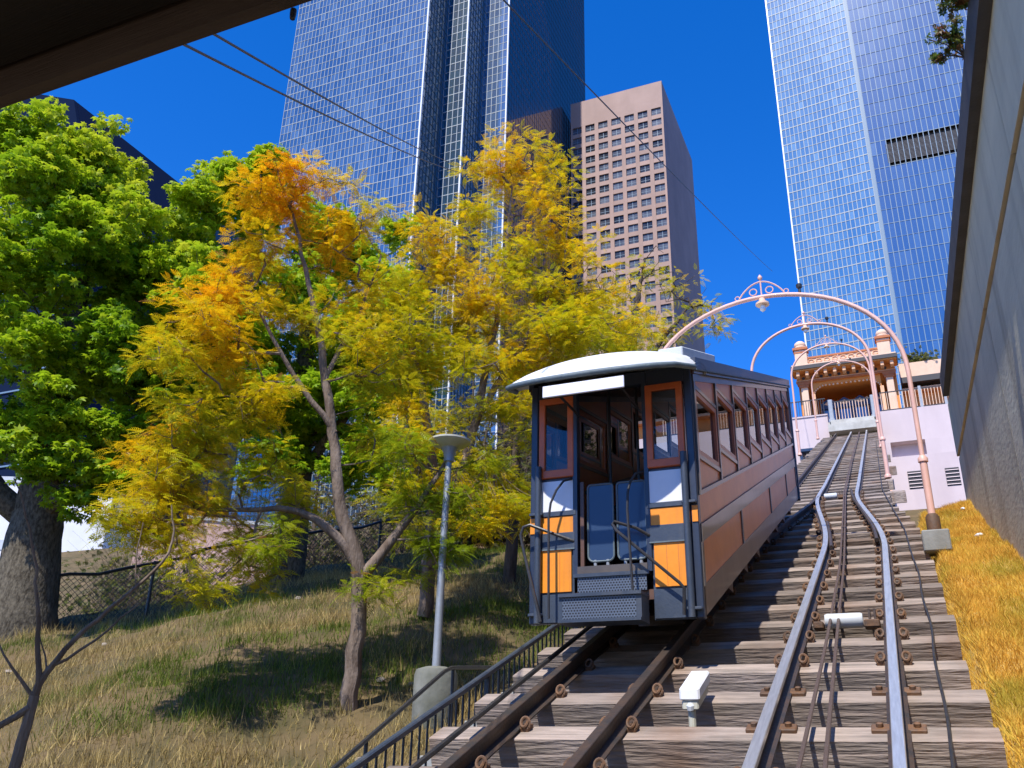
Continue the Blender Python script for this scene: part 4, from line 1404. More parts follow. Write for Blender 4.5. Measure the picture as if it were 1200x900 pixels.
# ------------------------------------------------------------------ things beyond the fence
wb_ = empty('white_building', (-62, 52, 12))
tag(wb_, 'long white building glimpsed behind the big tree trunk', 'building')
slab(wb_, [(-78, 44), (-58, 52.571), (-66, 71.57), (-86, 63)], 6, 22.5, M['white_wall'], 'wall')
slab(wb_, [(-78.6, 43.6), (-57.6, 52.6), (-65.6, 72.0), (-86.6, 63)], 22.5, 23.0, M['grey_box'], 'roof_edge')
wn_d = np.array([28, 12.0]) / math.hypot(28, 12)
for k in range(5):
    for l in range(2):
        c = np.array([-78, 44.0]) + wn_d * (3 + k * 3.3)
        e = c + wn_d * 1.7
        n_ = np.array([wn_d[1], -wn_d[0]]) * .06
        slab(wb_, [(c[0] + n_[0], c[1] + n_[1]), (e[0] + n_[0], e[1] + n_[1]), (e[0] - n_[0], e[1] - n_[1]), (c[0] - n_[0], c[1] - n_[1])], 12 + l * 5, 12.8 + l * 5, M['grey_box'], 'window')
pwl = empty('low_garden_wall', (-26, 30.5, 9))
tag(pwl, 'low pinkish garden wall beyond the chain-link fence', 'wall')
slab(pwl, [(-29, 27.9), (-23.5, 32.55), (-23.8, 32.95), (-29.3, 28.3)], 8.0, 11.4, M['peach_side'], 'wall_body')
slab(pwl, [(-29.1, 27.75), (-23.4, 32.55), (-23.8, 33.05), (-29.4, 28.3)], 11.401, 11.55, M['pale_concrete'], 'coping')
def strip(name, s0, s1, l0, l1, dz, mt):
    S_, L_ = np.meshgrid(np.linspace(s0, s1, 12), np.linspace(l0, l1, 16))
    X2, Y2 = FA[0] + FN[0] * S_ + FD[0] * L_, FA[1] + FN[1] * S_ + FD[1] * L_
    v_ = np.stack([X2.ravel(), Y2.ravel(), (ground_z(X2, Y2) + dz).ravel()], 1)
    q_ = np.arange(15 * 11)
    a_ = (q_ // 11) * 12 + q_ % 11
    tag(np_mesh(name, v_, np.stack([a_, a_ + 12, a_ + 13, a_ + 1], 1), M[mt], wl=(0, 0, 0)), kind='structure')


strip('lawn', 1.0, 9.0, -7, 15, .04, 'lawn')
strip('path', 9.1, 11.5, -7, 15, .05, 'path')

# chain-link fence
fr = empty('chain_link_fence', (FA[0], FA[1], float(ground_z(FA[0], FA[1]))))
tag(fr, 'black chain-link fence along the crest of the dry hillside', 'fence')
FL = 15.0
f0 = FA - FD * 5.0
def fz(s): p = f0 + FD * s; return float(ground_z(p[0], p[1]))
FHT = 1.0
mb = MB(); mb.tube([(*(f0 + FD * s), fz(s) + FHT) for s in np.arange(0, FL + .1, .5)], .03, 8); mb.build('top_rail', M['black_iron'], fr, True)
for s in np.arange(0, FL + .1, 2.5):
    p = f0 + FD * s
    mb = MB(); mb.tube([(*p, fz(s) - .2), (*p, fz(s) + FHT + .04)], .03, 8); mb.build('post', M['black_iron'], fr)
mb = MB()
pit = .11
for s in np.arange(-FHT, FL, pit):
    for sg in (1, -1):
        a, b = (s, s + FHT) if sg == 1 else (s + FHT, s)
        n = 3
        pts = []
        for q in range(n + 1):
            ss_ = a + (b - a) * q / n
            if not 0 <= ss_ <= FL: continue
            p = f0 + FD * ss_
            pts.append((*p, fz(ss_) + FHT * q / n))
        if len(pts) > 1: mb.tube(pts, .0055, 3, cap=False)
tag(mb.build('wire_mesh', M['black_iron'], fr), kind='stuff')

# ------------------------------------------------------------------ vegetation
def resample(pts, step, jit=0.0, rg=rng):
    P = np.array(pts, float)
    d = np.r_[0, np.cumsum(np.linalg.norm(np.diff(P[:, :3], axis=0), axis=1))]
    k = max(3, int(d[-1] / step) + 1)
    t = np.linspace(0, d[-1], k)
    Q = np.stack([np.interp(t, d, P[:, c]) for c in range(P.shape[1])], 1)
    for _ in range(3):
        Q[1:-1] = .25 * Q[:-2] + .5 * Q[1:-1] + .25 * Q[2:]
    if jit:
        Q[1:-1, :3] += rg.normal(0, jit, (k - 2, 3))
    return Q


class Tree:
    def __init__(s, name, label, cat, limbs, bark, group=None, seed=1, loc=None):
        """limbs: polylines of (x, y, z, radius); the first is the trunk"""
        s.rg = np.random.default_rng(seed)
        b = limbs[0][0]
        s.root = empty(name, b[:3])
        tag(s.root, label, cat, group)
        s.bark = bark
        s.pos, s.rad, s.par, s.chl = [], [], [], []
        tr = MB()
        for li, L in enumerate(limbs):
            Q = resample(L, .22, .012, s.rg)
            tr.tube([tuple(q[:3]) for q in Q], [float(q[3]) for q in Q], 9)
            for q in Q:
                s.pos.append(q[:3]); s.rad.append(q[3]); s.par.append(-1)
        t = tr.build('trunk', bark, s.root, True)

    def twigs(s, clumps, tip=.006, up=.35, kmax=.9, skipbase=0.0):
        pos = [np.array(p) for p in s.pos]
        zmin = min(p[2] for p in pos) + skipbase
        P = np.array(pos)
        par = [-1] * len(pos)
        d0 = np.array([np.min(np.linalg.norm(P - c, axis=1)) for c in clumps])
        ends = []
        for ci in np.argsort(d0):
            c = clumps[ci]
            A = np.array(pos)
            D = np.linalg.norm(A - c, axis=1) + .8 * np.clip(A[:, 2] - c[2], 0, None) + 5 * (A[:, 2] < zmin)
            k = int(np.argmin(D))
            a = A[k]
            L = np.linalg.norm(c - a)
            n = max(2, int(L / .22))
            mid = (a + c) / 2 + np.array([0, 0, -up * .25 * L]) + s.rg.normal(0, .07 * L, 3)
            prev = k
            for q in range(1, n + 1):
                t = q / n
                p = (1 - t) ** 2 * a + 2 * t * (1 - t) * mid + t * t * c
                pos.append(p); par.append(prev); prev = len(pos) - 1
            ends.append(prev)
        cnt = np.zeros(len(pos))
        for e in ends:
            k = e
            while k >= 0 and par[k] >= 0:
                cnt[k] += 1
                k = par[k]
        vs, fs = [], []
        n0 = len(s.pos)
        N = 5
        for k in range(n0, len(pos)):
            a, b = pos[par[k]], pos[k]
            ra = tip * max(cnt[par[k]] if par[k] >= n0 else cnt[k] * 1.2, 1) ** .48
            rb = tip * max(cnt[k], 1) ** .48
            d = Vector(b - a)
            if d.length < 1e-6: continue
            d.normalize()
            u = d.orthogonal().normalized()
            w = d.cross(u)
            o = len(vs)
            for P_, r_ in ((Vector(a), ra), (Vector(b), rb)):
                for j in range(N):
                    t = 2 * PI * j / N
                    vs.append(P_ + (u * math.cos(t) + w * math.sin(t)) * r_)
            for j in range(N):
                fs.append((o + j, o + (j + 1) % N, o + N + (j + 1) % N, o + N + j))
        mb = MB(); mb.v = [tuple(q) for q in vs]; mb.f = fs
        tag(mb.build('branches', s.bark, s.root, True), kind='stuff')
        s.all = np.array(pos)
        return s


def palmate():
    """a hanging rosette of seven leaflets, one quad each folded along the rib"""
    V, F_ = [], []
    for k in range(7):
        a = 2 * PI * k / 7
        c, sn = math.cos(a), math.sin(a)
        L, w = 1.0, .24
        pts = [(0.04, 0, 0), (.5, -w, -.10), (L, 0, -.42), (.5, w, -.10)]
        o = len(V)
        V += [(x * c - y * sn, x * sn + y * c, z) for x, y, z in pts]
        F_.append((o, o + 1, o + 2, o + 3))
    return np.array(V), np.array(F_)


def frond():
    """a feathery compound leaf: two rows of narrow pinnae along a drooping rib"""
    V, F_ = [], []
    n = 7
    for k in range(n):
        t = (k + .7) / n
        x, z = t, -.28 * t * t
        l = .24 * math.sin(PI * min(1, .18 + t * .86)) + .04
        for s in (-1, 1):
            o = len(V)
            w = .038
            V += [(x - w * .6, 0, z), (x + .03 + l * .35, s * l * .55, z - .03 - w * .2), (x + .05 + l * .7, s * l, z - .10 * l - .03), (x + w * .9, s * .01, z)]
            V[-3] = (x + .02 + l * .28 - w, s * l * .55, z - .02)
            F_.append((o, o + 1, o + 2, o + 3))
    o = len(V)
    V += [(.9, 0, -.24), (.97, .05, -.28), (1.12, 0, -.36), (.97, -.05, -.28)]
    F_.append((o, o + 1, o + 2, o + 3))
    return np.array(V), np.array(F_)


PALM, FROND = palmate(), frond()


def scatter_leaves(tree, name, tmpl, pts, dirs, size, colf, rg, flat=.5, dry=.0):
    V, F_ = tmpl
    n = len(pts)
    # orientation: x axis along dirs, z near vertical with jitter
    ax = dirs / np.linalg.norm(dirs, axis=1, keepdims=True)
    upv = np.array([0, 0, 1.0]) + rg.normal(0, flat, (n, 3))
    ay = np.cross(upv, ax); ay /= np.linalg.norm(ay, axis=1, keepdims=True) + 1e-9
    az_ = np.cross(ax, ay)
    sc = size * rg.uniform(.65, 1.25, n)
    W = (V[None, :, 0, None] * ax[:, None] + V[None, :, 1, None] * ay[:, None] + V[None, :, 2, None] * az_[:, None]) * sc[:, None, None] + pts[:, None]
    fc = (F_[None] + (np.arange(n) * len(V))[:, None, None]).reshape(-1, 4)
    c = colf(pts, rg)                                       # (n,3)
    br_ = rg.random(n) < dry                                # a few withered leaves
    c[br_] = np.array([.22, .11, .03]) * rg.uniform(.6, 1.2, (br_.sum(), 1))
    c = np.repeat(c, len(F_), 0) * rg.uniform(.85, 1.15, (n * len(F_), 1))
    o = np_mesh(name, W.reshape(-1, 3), fc, M['leaf'], tree.root, c)
    tag(o, kind='stuff')
    return o


def ball_points(spheres, n, rg, squash=.8, shell=.45):
    w = np.array([s_[3] ** 2.2 for s_ in spheres]); w /= w.sum()
    k = rg.choice(len(spheres), n, p=w)
    S = np.array(spheres)[k]
    d = rg.normal(size=(n, 3)); d /= np.linalg.norm(d, axis=1, keepdims=True)
    r = S[:, 3] * rg.uniform(shell, 1.0, n)
    d[:, 2] *= squash
    return S[:, :3] + d * r[:, None]


def pads(clumps, per, rad, rg, thick=.35):
    """leaf positions in flattened pads round the clump centres and outward directions"""
    n = len(clumps) * per
    c = np.repeat(clumps, per, 0)
    a = rg.uniform(0, 2 * PI, n)
    r = rad * np.sqrt(rg.random(n)) * rg.uniform(.7, 1.2, n)
    p = c + np.stack([r * np.cos(a), r * np.sin(a), rad * thick * rg.normal(size=n) - .25 * r * r / rad], 1)
    d = np.stack([np.cos(a), np.sin(a), rg.normal(-.05, .25, n)], 1) + rg.normal(0, .35, (n, 3))
    return p, d


def ramp(cols, t):
    cols = np.array(cols)
    t = np.clip(t, 0, .9999) * (len(cols) - 1)
    i = t.astype(int)
    f = (t - i)[:, None]
    return cols[i] * (1 - f) + cols[i + 1] * f


# big green tree with the thick spiny trunk at the far left
rg = np.random.default_rng(11)
t1 = Tree('floss_tree', 'big green tree with a thick dark spiny trunk at the fence', 'tree',
          [[(-14.55, 11.8, 3.2, .74), (-14.55, 11.75, 3.9, .62), (-14.6, 11.65, 5.4, .50), (-14.55, 11.55, 6.9, .38), (-14.6, 11.5, 8.4, .28), (-14.5, 11.3, 10.5, .20), (-14.4, 11.0, 12.6, .08)],
           [(-14.6, 11.6, 6.0, .20), (-13.9, 11.5, 6.45, .17), (-13.2, 12.2, 6.9, .17), (-12.6, 12.7, 7.7, .10), (-12.2, 13.0, 8.8, .05)],
           [(-14.7, 11.7, 5.9, .26), (-15.1, 11.0, 6.4, .22), (-15.4, 10.4, 7.3, .15), (-15.4, 10.0, 9.0, .06)],
           [(-14.55, 11.5, 8.3, .22), (-13.8, 11.7, 9.4, .14), (-13.3, 12.0, 11.2, .07)],
           [(-14.6, 11.5, 8.0, .2), (-15.0, 10.6, 9.3, .13), (-15.2, 10.0, 11.4, .06)]], M['bark_dark'], seed=3)
sph = [(-14.8, 10.25, 12.6, 1.5), (-14.68, 10.42, 10.4, 1.5), (-13.7, 11.7, 10.9, 1.4), (-14.0, 11.2, 8.6, 1.3), (-13.1, 12.2, 8.9, 1.2), (-14.75, 10.6, 7.6, 1.1),
       (-13.2, 12.1, 11.5, 1.2), (-12.6, 12.9, 9.9, 1.1), (-14.4, 10.8, 13.6, 1.0), (-15.3, 9.8, 13.6, 1.2), (-14.0, 11.3, 12.5, 1.2), (-12.9, 12.6, 8.3, .9),
       (-15.5, 9.3, 11.0, 1.3), (-15.6, 9.2, 8.6, 1.1), (-13.5, 12.0, 7.3, .7),
       (-13.2, 10.2, 7.4, .9), (-12.5, 10.9, 7.2, .8), (-12.2, 11.4, 8.6, 1.0), (-13.5, 9.8, 8.7, 1.0), (-12.8, 10.6, 9.0, 1.0), (-11.8, 11.7, 7.3, .8), (-13.8, 9.4, 10.2, 1.0), (-13.3, 10.1, 11.3, 1.1),
       (-11.9, 11.7, 10.4, .9), (-13.8, 9.4, 12.3, .9), (-12.4, 11.0, 6.5, .55), (-11.9, 11.5, 6.6, .55), (-12.9, 10.4, 6.5, .5), (-12.95, 11.0, 6.1, .4), (-12.4, 11.6, 6.05, .4), (-11.9, 12.1, 6.3, .45), (-13.5, 10.3, 6.6, .5)]
cl = ball_points(sph, 720, rg, .85, .1)
t1.twigs(cl, .007, skipbase=2.2)
p, d = pads(cl, 46, .33, rg, .22)
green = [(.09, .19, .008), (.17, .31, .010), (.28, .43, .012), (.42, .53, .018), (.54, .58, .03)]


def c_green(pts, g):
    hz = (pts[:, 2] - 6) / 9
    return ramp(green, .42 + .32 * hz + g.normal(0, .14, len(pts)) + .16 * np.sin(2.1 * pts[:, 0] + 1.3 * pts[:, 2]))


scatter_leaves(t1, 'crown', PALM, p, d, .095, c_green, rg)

# second green tree behind the yellow one
rg = np.random.default_rng(12)
t2 = Tree('leafy_tree', 'tall green tree with a dark trunk standing behind the yellow tree', 'tree',
          [[(-12.0, 15.9, 5.2, .36), (-11.9, 15.7, 7.6, .30), (-11.9, 15.5, 9.5, .24), (-11.8, 15.2, 12, .13), (-11.9, 14.8, 14, .05)],
           [(-11.9, 15.6, 8.6, .18), (-12.6, 14.6, 10.0, .13), (-13.2, 13.8, 12.2, .06)],
           [(-11.9, 15.5, 9.2, .18), (-11.0, 15.6, 10.6, .12), (-10.5, 15.8, 12.6, .05)],
           [(-11.9, 15.6, 7.6, .14), (-10.6, 14.9, 8.3, .10), (-9.4, 14.5, 9.2, .06), (-8.8, 14.6, 10.4, .03)]], M['bark_dark'], seed=4)
sph = [(-13.1, 13.5, 14.3, .9), (-12.8, 14.0, 13.8, 1.1), (-13.5, 13.4, 12.5, 1.1), (-11.7, 15.0, 13.6, 1.1), (-10.9, 15.7, 12.9, 1.0), (-12.4, 14.4, 10.6, 1.3),
       (-10.7, 15.8, 10.6, 1.3), (-12.9, 13.9, 9.0, 1.0), (-11.5, 15.1, 8.6, 1.0), (-10.4, 15.9, 8.6, .9), (-11.9, 14.8, 12.0, 1.2), (-13.6, 13.2, 10.8, .9), (-10.2, 16.0, 13.9, .6),
       (-11.3, 13.4, 8.5, .9), (-10.0, 14.4, 8.9, .9), (-12.1, 12.7, 10.1, .9), (-11.0, 13.7, 11.3, 1.0), (-9.6, 14.7, 10.6, .9), (-9.2, 14.9, 9.1, .8),
       (-13.3, 12.2, 11.5, .7), (-13.0, 12.5, 9.8, .8), (-12.5, 13.0, 8.2, .7), (-12.6, 12.9, 14.0, .6), (-12.1, 13.3, 14.4, .6), (-13.0, 12.5, 13.2, .6), (-9.6, 15.2, 11.9, .8),
       (-10.05, 13.7, 8.9, .8), (-9.2, 14.3, 8.1, .7), (-8.7, 14.6, 9.4, .8), (-8.4, 14.8, 7.8, .6), (-8.8, 14.5, 7.0, .5), (-9.6, 14.0, 7.2, .6), (-9.6, 14.0, 10.3, .8), (-8.8, 14.6, 11.2, .7), (-10.6, 13.3, 7.6, .6), (-10.9, 13.1, 6.95, .5), (-11.3, 12.7, 8.8, .7)]
cl = ball_points(sph, 760, rg, .85, .1)
t2.twigs(cl, .007, skipbase=2.8)
p, d = pads(cl, 44, .33, rg, .22)
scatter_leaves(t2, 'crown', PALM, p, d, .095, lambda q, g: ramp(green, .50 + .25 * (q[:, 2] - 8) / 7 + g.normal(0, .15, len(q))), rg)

# yellow feathery tree on the hillside
yel = [(.25, .33, .010), (.42, .44, .010), (.62, .52, .010), (.78, .53, .008), (.84, .46, .007), (.84, .34, .007)]
rg = np.random.default_rng(13)
t3 = Tree('feathery_tree', 'orange-yellow feathery tree with a pale forked trunk on the dry hillside', 'tree',
          [[(-5.75, 8.95, 2.45, .105), (-5.66, 8.82, 3.3, .09), (-5.60, 8.80, 4.0, .085), (-5.9, 8.58, 4.62, .075), (-5.9, 8.56, 5.05, .068), (-6.1, 8.43, 6.1, .055), (-6.3, 8.26, 7.1, .040), (-6.5, 8.1, 8.0, .026), (-6.7, 7.95, 8.8, .012)],
           [(-5.62, 8.8, 3.95, .075), (-5.89, 8.57, 4.45, .055), (-6.25, 8.31, 4.68, .040), (-6.62, 8.02, 4.6, .028), (-7.3, 7.9, 4.6, .018), (-8.1, 8.0, 4.8, .009)],
           [(-5.60, 8.8, 3.95, .07), (-5.27, 8.97, 4.48, .05), (-4.95, 9.15, 5.12, .032), (-4.7, 9.3, 5.6, .014)],
           [(-6.0, 8.5, 5.6, .04), (-6.5, 8.05, 6.4, .028), (-6.9, 7.7, 7.3, .014)],
           [(-6.15, 8.4, 6.3, .035), (-5.85, 8.6, 7.2, .022), (-5.7, 8.7, 8.1, .01)]], M['bark_pale'], seed=5)
sph = [(-6.7, 7.93, 8.6, .62), (-6.95, 7.75, 7.9, .62), (-6.2, 8.35, 8.1, .55), (-7.15, 7.5, 7.2, .60), (-6.6, 8.0, 7.1, .6), (-7.0, 7.65, 6.3, .6), (-6.0, 8.5, 7.1, .55),
       (-7.15, 7.5, 5.3, .6), (-7.3, 7.35, 4.7, .55), (-6.6, 8.0, 5.1, .55), (-6.7, 7.95, 4.1, .4), (-5.6, 8.7, 6.2, .45),
       (-5.2, 8.95, 4.8, .5), (-4.75, 9.25, 4.9, .5), (-4.8, 9.2, 4.3, .42), (-4.5, 9.4, 5.3, .42), (-7.5, 7.2, 6.7, .4),
       (-6.48, 7.65, 5.7, .5), (-5.63, 8.3, 6.7, .5), (-7.05, 7.1, 4.75, .5), (-7.16, 7.0, 4.2, .42), (-5.1, 8.6, 5.4, .45), (-6.3, 7.8, 4.1, .4), (-5.7, 8.6, 7.6, .45),
       (-6.9, 7.1, 4.0, .4), (-7.2, 6.8, 4.25, .38), (-6.6, 7.4, 3.65, .33), (-6.45, 7.75, 8.95, .4), (-6.75, 7.4, 8.6, .45), (-6.1, 7.95, 8.9, .4), (-5.7, 8.2, 8.4, .4), (-6.9, 7.1, 5.6, .45), (-7.1, 6.9, 6.1, .45), (-6.9, 7.1, 6.6, .45),
       (-7.6, 8.5, 4.9, .5), (-7.2, 8.8, 4.5, .45), (-6.8, 9.0, 5.0, .5), (-7.6, 8.4, 5.6, .5), (-7.0, 8.7, 4.0, .35), (-8.0, 8.3, 6.0, .5), (-8.2, 8.05, 4.9, .5), (-7.9, 8.3, 4.5, .42), (-8.4, 7.8, 5.25, .42), (-5.3, 9.3, 3.95, .28), (-5.45, 8.75, 3.75, .33), (-5.9, 9.1, 5.6, .5), (-5.7, 9.3, 6.6, .5)]
cl = ball_points(sph, 600, rg, .75, .1)
t3.twigs(cl, .0035, skipbase=1.4)
p, d = pads(cl, 24, .17, rg, .26)


def c_yel(q, g):
    t = .18 + .105 * (q[:, 2] - 4) - .13 * (q[:, 0] + 6.4) + g.normal(0, .11, len(q)) + .13 * np.sin(3.1 * q[:, 0] + 2.3 * q[:, 2] + q[:, 1])
    return ramp(yel, t)


scatter_leaves(t3, 'crown', FROND, p, d, .15, c_yel, rg, .35, .04)
# dry seed pods hanging in it
# second yellow tree, taller, nearer the car
rg = np.random.default_rng(14)
t4 = Tree('feathery_tree', 'tall yellow feathery tree with two slender stems beside the lamp post', 'tree',
          [[(-6.6, 12.1, 4.0, .12), (-6.46, 11.9, 5.0, .10), (-6.43, 11.87, 6.06, .085), (-6.67, 11.73, 7.48, .06), (-6.9, 11.6, 8.4, .04), (-6.95, 11.55, 9.4, .015)],
           [(-6.5, 11.9, 4.7, .10), (-6.1, 12.05, 6.08, .085), (-5.82, 12.18, 7.38, .065), (-5.56, 12.3, 9.6, .04), (-5.46, 12.35, 11.5, .014)],
           [(-5.85, 12.2, 7.2, .06), (-5.2, 12.45, 8.5, .04), (-4.6, 12.7, 9.9, .02), (-4.5, 12.7, 11.0, .01)],
           [(-5.7, 12.2, 8.3, .045), (-6.1, 12.0, 9.6, .03), (-6.2, 12.0, 11.0, .012)]], M['bark_pale'], seed=6)
sph = [(-5.48, 12.3, 11.9, .85), (-5.9, 12.1, 11.9, .5), (-4.8, 12.6, 12.0, .5), (-6.0, 12.1, 11.0, .75), (-4.95, 12.55, 11.2, .7), (-6.4, 11.85, 9.9, .8), (-5.44, 12.4, 10.0, .9), (-4.65, 12.7, 10.5, .65), (-4.89, 12.6, 9.4, .8),
       (-6.2, 12.0, 8.6, .8), (-5.15, 12.5, 8.4, .8), (-4.3, 12.8, 9.3, .6), (-6.9, 11.6, 9.1, .6), (-6.6, 11.8, 7.8, .6), (-5.6, 12.3, 7.3, .6), (-4.75, 12.65, 8.0, .6), (-5.7, 12.2, 6.3, .5),
       (-5.4, 12.4, 6.0, .5), (-3.9, 12.95, 9.2, .5), (-3.55, 13.0, 8.7, .45),
       (-6.55, 11.3, 6.5, .6), (-5.9, 11.6, 6.8, .6), (-5.2, 11.9, 7.1, .6), (-6.6, 11.2, 5.6, .5), (-6.1, 11.5, 5.9, .5), (-5.4, 11.8, 5.5, .5), (-4.7, 12.1, 8.5, .7), (-6.4, 11.3, 8.3, .7), (-5.7, 11.7, 9.1, .8), (-5.7, 11.7, 7.9, .8), (-4.3, 12.3, 8.5, .6),
       (-6.5, 11.3, 5.0, .45), (-5.6, 11.7, 5.2, .5), (-5.0, 12.0, 5.5, .5), (-6.7, 11.15, 7.1, .6), (-7.0, 11.0, 7.8, .6), (-6.9, 11.0, 9.0, .6), (-6.5, 11.25, 10.3, .6), (-4.2, 12.3, 9.8, .5), (-4.0, 12.4, 8.7, .5)]
cl = ball_points(sph, 680, rg, .8, .1)
t4.twigs(cl, .004, skipbase=2.2)
p, d = pads(cl, 22, .21, rg, .28)
scatter_leaves(t4, 'crown', FROND, p, d, .17, lambda q, g: ramp(yel, .44 + .03 * (q[:, 2] - 9) + g.normal(0, .12, len(q)) + .1 * np.sin(2.7 * q[:, 0] + 1.9 * q[:, 2])), rg, .3)

rg = np.random.default_rng(15)
t5 = Tree('feathery_tree', 'slim dark-stemmed yellow-green tree hard against the car', 'tree',
          [[(-6.5, 14.9, 4.3, .14), (-6.32, 14.7, 5.6, .11), (-6.28, 14.71, 7.2, .09), (-6.39, 14.67, 8.9, .06), (-6.6, 14.55, 10.6, .02)],
           [(-6.3, 14.7, 7.6, .06), (-5.7, 14.9, 8.8, .04), (-5.2, 15.1, 10.0, .015)]], M['bark'], seed=7)
sph = [(-6.4, 14.6, 6.6, .7), (-6.0, 14.8, 7.6, .8), (-5.4, 15.0, 8.8, .8), (-6.4, 14.6, 8.9, .8), (-5.0, 15.1, 9.8, .7), (-4.4, 15.3, 9.6, .6), (-5.6, 14.9, 6.6, .55), (-6.7, 14.5, 10.2, .6), (-7.3, 13.7, 7.9, .6), (-6.7, 14.0, 7.0, .6), (-7.5, 13.6, 6.7, .55), (-6.95, 13.9, 6.2, .5), (-7.9, 13.3, 7.3, .5), (-7.2, 13.7, 9.0, .6)]
cl = ball_points(sph, 300, rg, .8, .1)
t5.twigs(cl, .004, skipbase=1.6)
p, d = pads(cl, 16, .24, rg, .28)
scatter_leaves(t5, 'crown', FROND, p, d, .19, lambda q, g: ramp(yel, .32 + g.normal(0, .12, len(q))), rg, .3)

rg = np.random.default_rng(16)
t6 = Tree('sparse_tree', 'half bare brown and yellow tree behind the roof of the car', 'tree',
          [[(-6.4, 23.5, 7.6, .22), (-6.3, 23.2, 10.5, .18), (-6.32, 23.15, 12.9, .14), (-6.15, 23.2, 14.6, .09), (-5.85, 23.3, 16.2, .03)],
           [(-6.3, 23.2, 12.2, .10), (-5.4, 23.4, 13.6, .07), (-4.6, 23.6, 14.6, .03)], [(-6.3, 23.2, 13.0, .09), (-7.0, 22.9, 14.2, .05), (-7.2, 22.8, 15.2, .02)]], M['bark'], seed=8)
sph = [(-6.7, 23, 15.2, .8), (-5.8, 23.3, 15.9, .8), (-5.1, 23.5, 15.2, .8), (-6.3, 23.2, 14.0, .8), (-7.2, 22.9, 14.3, .7), (-4.2, 23.7, 14.6, .6), (-3.9, 23.7, 13.9, .5), (-5.2, 23.4, 13.8, .7), (-6.6, 23.1, 13.2, .6)]
cl = ball_points(sph, 230, rg, .9, .1)
t6.twigs(cl, .007)
lo = cl[(cl[:, 2] < 14.6) | (rg.random(len(cl)) < .22)]
p, d = pads(lo, 10, .28, rg, .25)
scatter_leaves(t6, 'crown', FROND, p, d, .24, lambda q, g: ramp(yel, .38 + g.normal(0, .14, len(q))), rg, .3)


# leafless brushwood trees on the hill behind the yellow ones
for k, (x, y, h, w, t_) in enumerate(((-14.3, 24.3, 5.6, 2.2, 'leafless grey tree on the hill behind the green tree trunk'), (-12.4, 25.2, 6.6, 2.4, 'leafless grey tree on the hill seen through the yellow crowns'),
                                      (-10.6, 26.0, 7.0, 2.4, 'leafless grey tree on the hill just left of the car roof'), (-8.6, 26.8, 8.4, 2.2, 'tall leafless brown tree on the hill above the car roof'),
                                      (-16.4, 22.6, 4.8, 2.2, 'leafless grey tree on the hill above the chain-link fence'))):
    rg = np.random.default_rng(500 + k)
    z = float(ground_z(x, y))
    tb = Tree('bare_tree', t_, 'tree', [[(x, y, z - .2, .17), (x + .1, y, z + h * .35, .12), (x + .05, y, z + h * .7, .06), (x, y, z + h, .02)],
                                          [(x + .08, y, z + h * .25, .09), (x - .5 * w / 2, y, z + h * .6, .04), (x - .7 * w / 2, y, z + h * .85, .015)],
                                          [(x + .08, y, z + h * .3, .09), (x + .5 * w / 2, y - .2, z + h * .65, .04), (x + .7 * w / 2, y, z + h * .85, .015)]], M['bark'], 'leafless trees on the hill', 60 + k)
    cl = ball_points([(x, y, z + h * .8, w * .55), (x - .5 * w, y, z + h * .55, w * .6), (x + .5 * w, y, z + h * .55, w * .6), (x, y, z + h * .4, w * .7)], 420, rg, 1.1, .2)
    tb.twigs(cl, .007, skipbase=.5)
    p, d = pads(cl[::3], 5, .3, rg, .4)
    scatter_leaves(tb, 'crown', PALM, p, d, .10, lambda q, g: ramp([(.13, .10, .06), (.20, .16, .08), (.20, .19, .05)], g.random(len(q))), rg, .6)


# bare sapling close to the camera on the left
sp_ = empty('bare_sapling', (-3.60, 3.0, 1.0))
tag(sp_, 'bare forked sapling without leaves at the foot of the dry hillside', 'sapling')
segs = [[(-3.60, 3.0, .7, .05), (-3.55, 2.96, 1.6, .042), (-3.51, 2.98, 2.2, .034)],
        [(-3.51, 2.98, 2.18, .028), (-3.49, 2.99, 2.30, .022), (-3.41, 3.09, 2.5, .016), (-3.29, 3.22, 2.69, .013), (-3.20, 3.31, 2.85, .011), (-3.19, 3.32, 2.92, .009), (-3.22, 3.28, 3.10, .005)],
        [(-3.50, 2.98, 2.25, .022), (-3.545, 2.94, 2.5, .014), (-3.56, 2.92, 2.65, .011), (-3.61, 2.85, 2.91, .009), (-3.68, 2.76, 3.13, .004)],
        [(-3.515, 2.97, 2.15, .026), (-3.54, 2.93, 2.14, .022), (-3.60, 2.88, 2.05, .02), (-3.7, 2.8, 1.9, .02)],
        [(-3.48, 3.0, 2.32, .012), (-3.38, 3.12, 2.43, .009), (-3.25, 3.25, 2.65, .004)],
        [(-3.515, 2.97, 2.2, .015), (-3.56, 2.9, 2.27, .010), (-3.63, 2.83, 2.42, .005)],
        [(-3.29, 3.22, 2.69, .006), (-3.31, 3.2, 2.82, .005), (-3.30, 3.2, 3.0, .003)],
        [(-3.49, 3.0, 2.3, .008), (-3.52, 2.97, 2.42, .005), (-3.545, 2.95, 2.5, .002)]]
for k, L in enumerate(segs):
    Q = resample(L, .06, .003)
    mb = MB(); mb.tube([tuple(q[:3]) for q in Q], [float(q[3]) * .62 for q in Q], 8)
    mb.build('stem' if k == 0 else 'branch', M['bark_pale'], sp_, True)


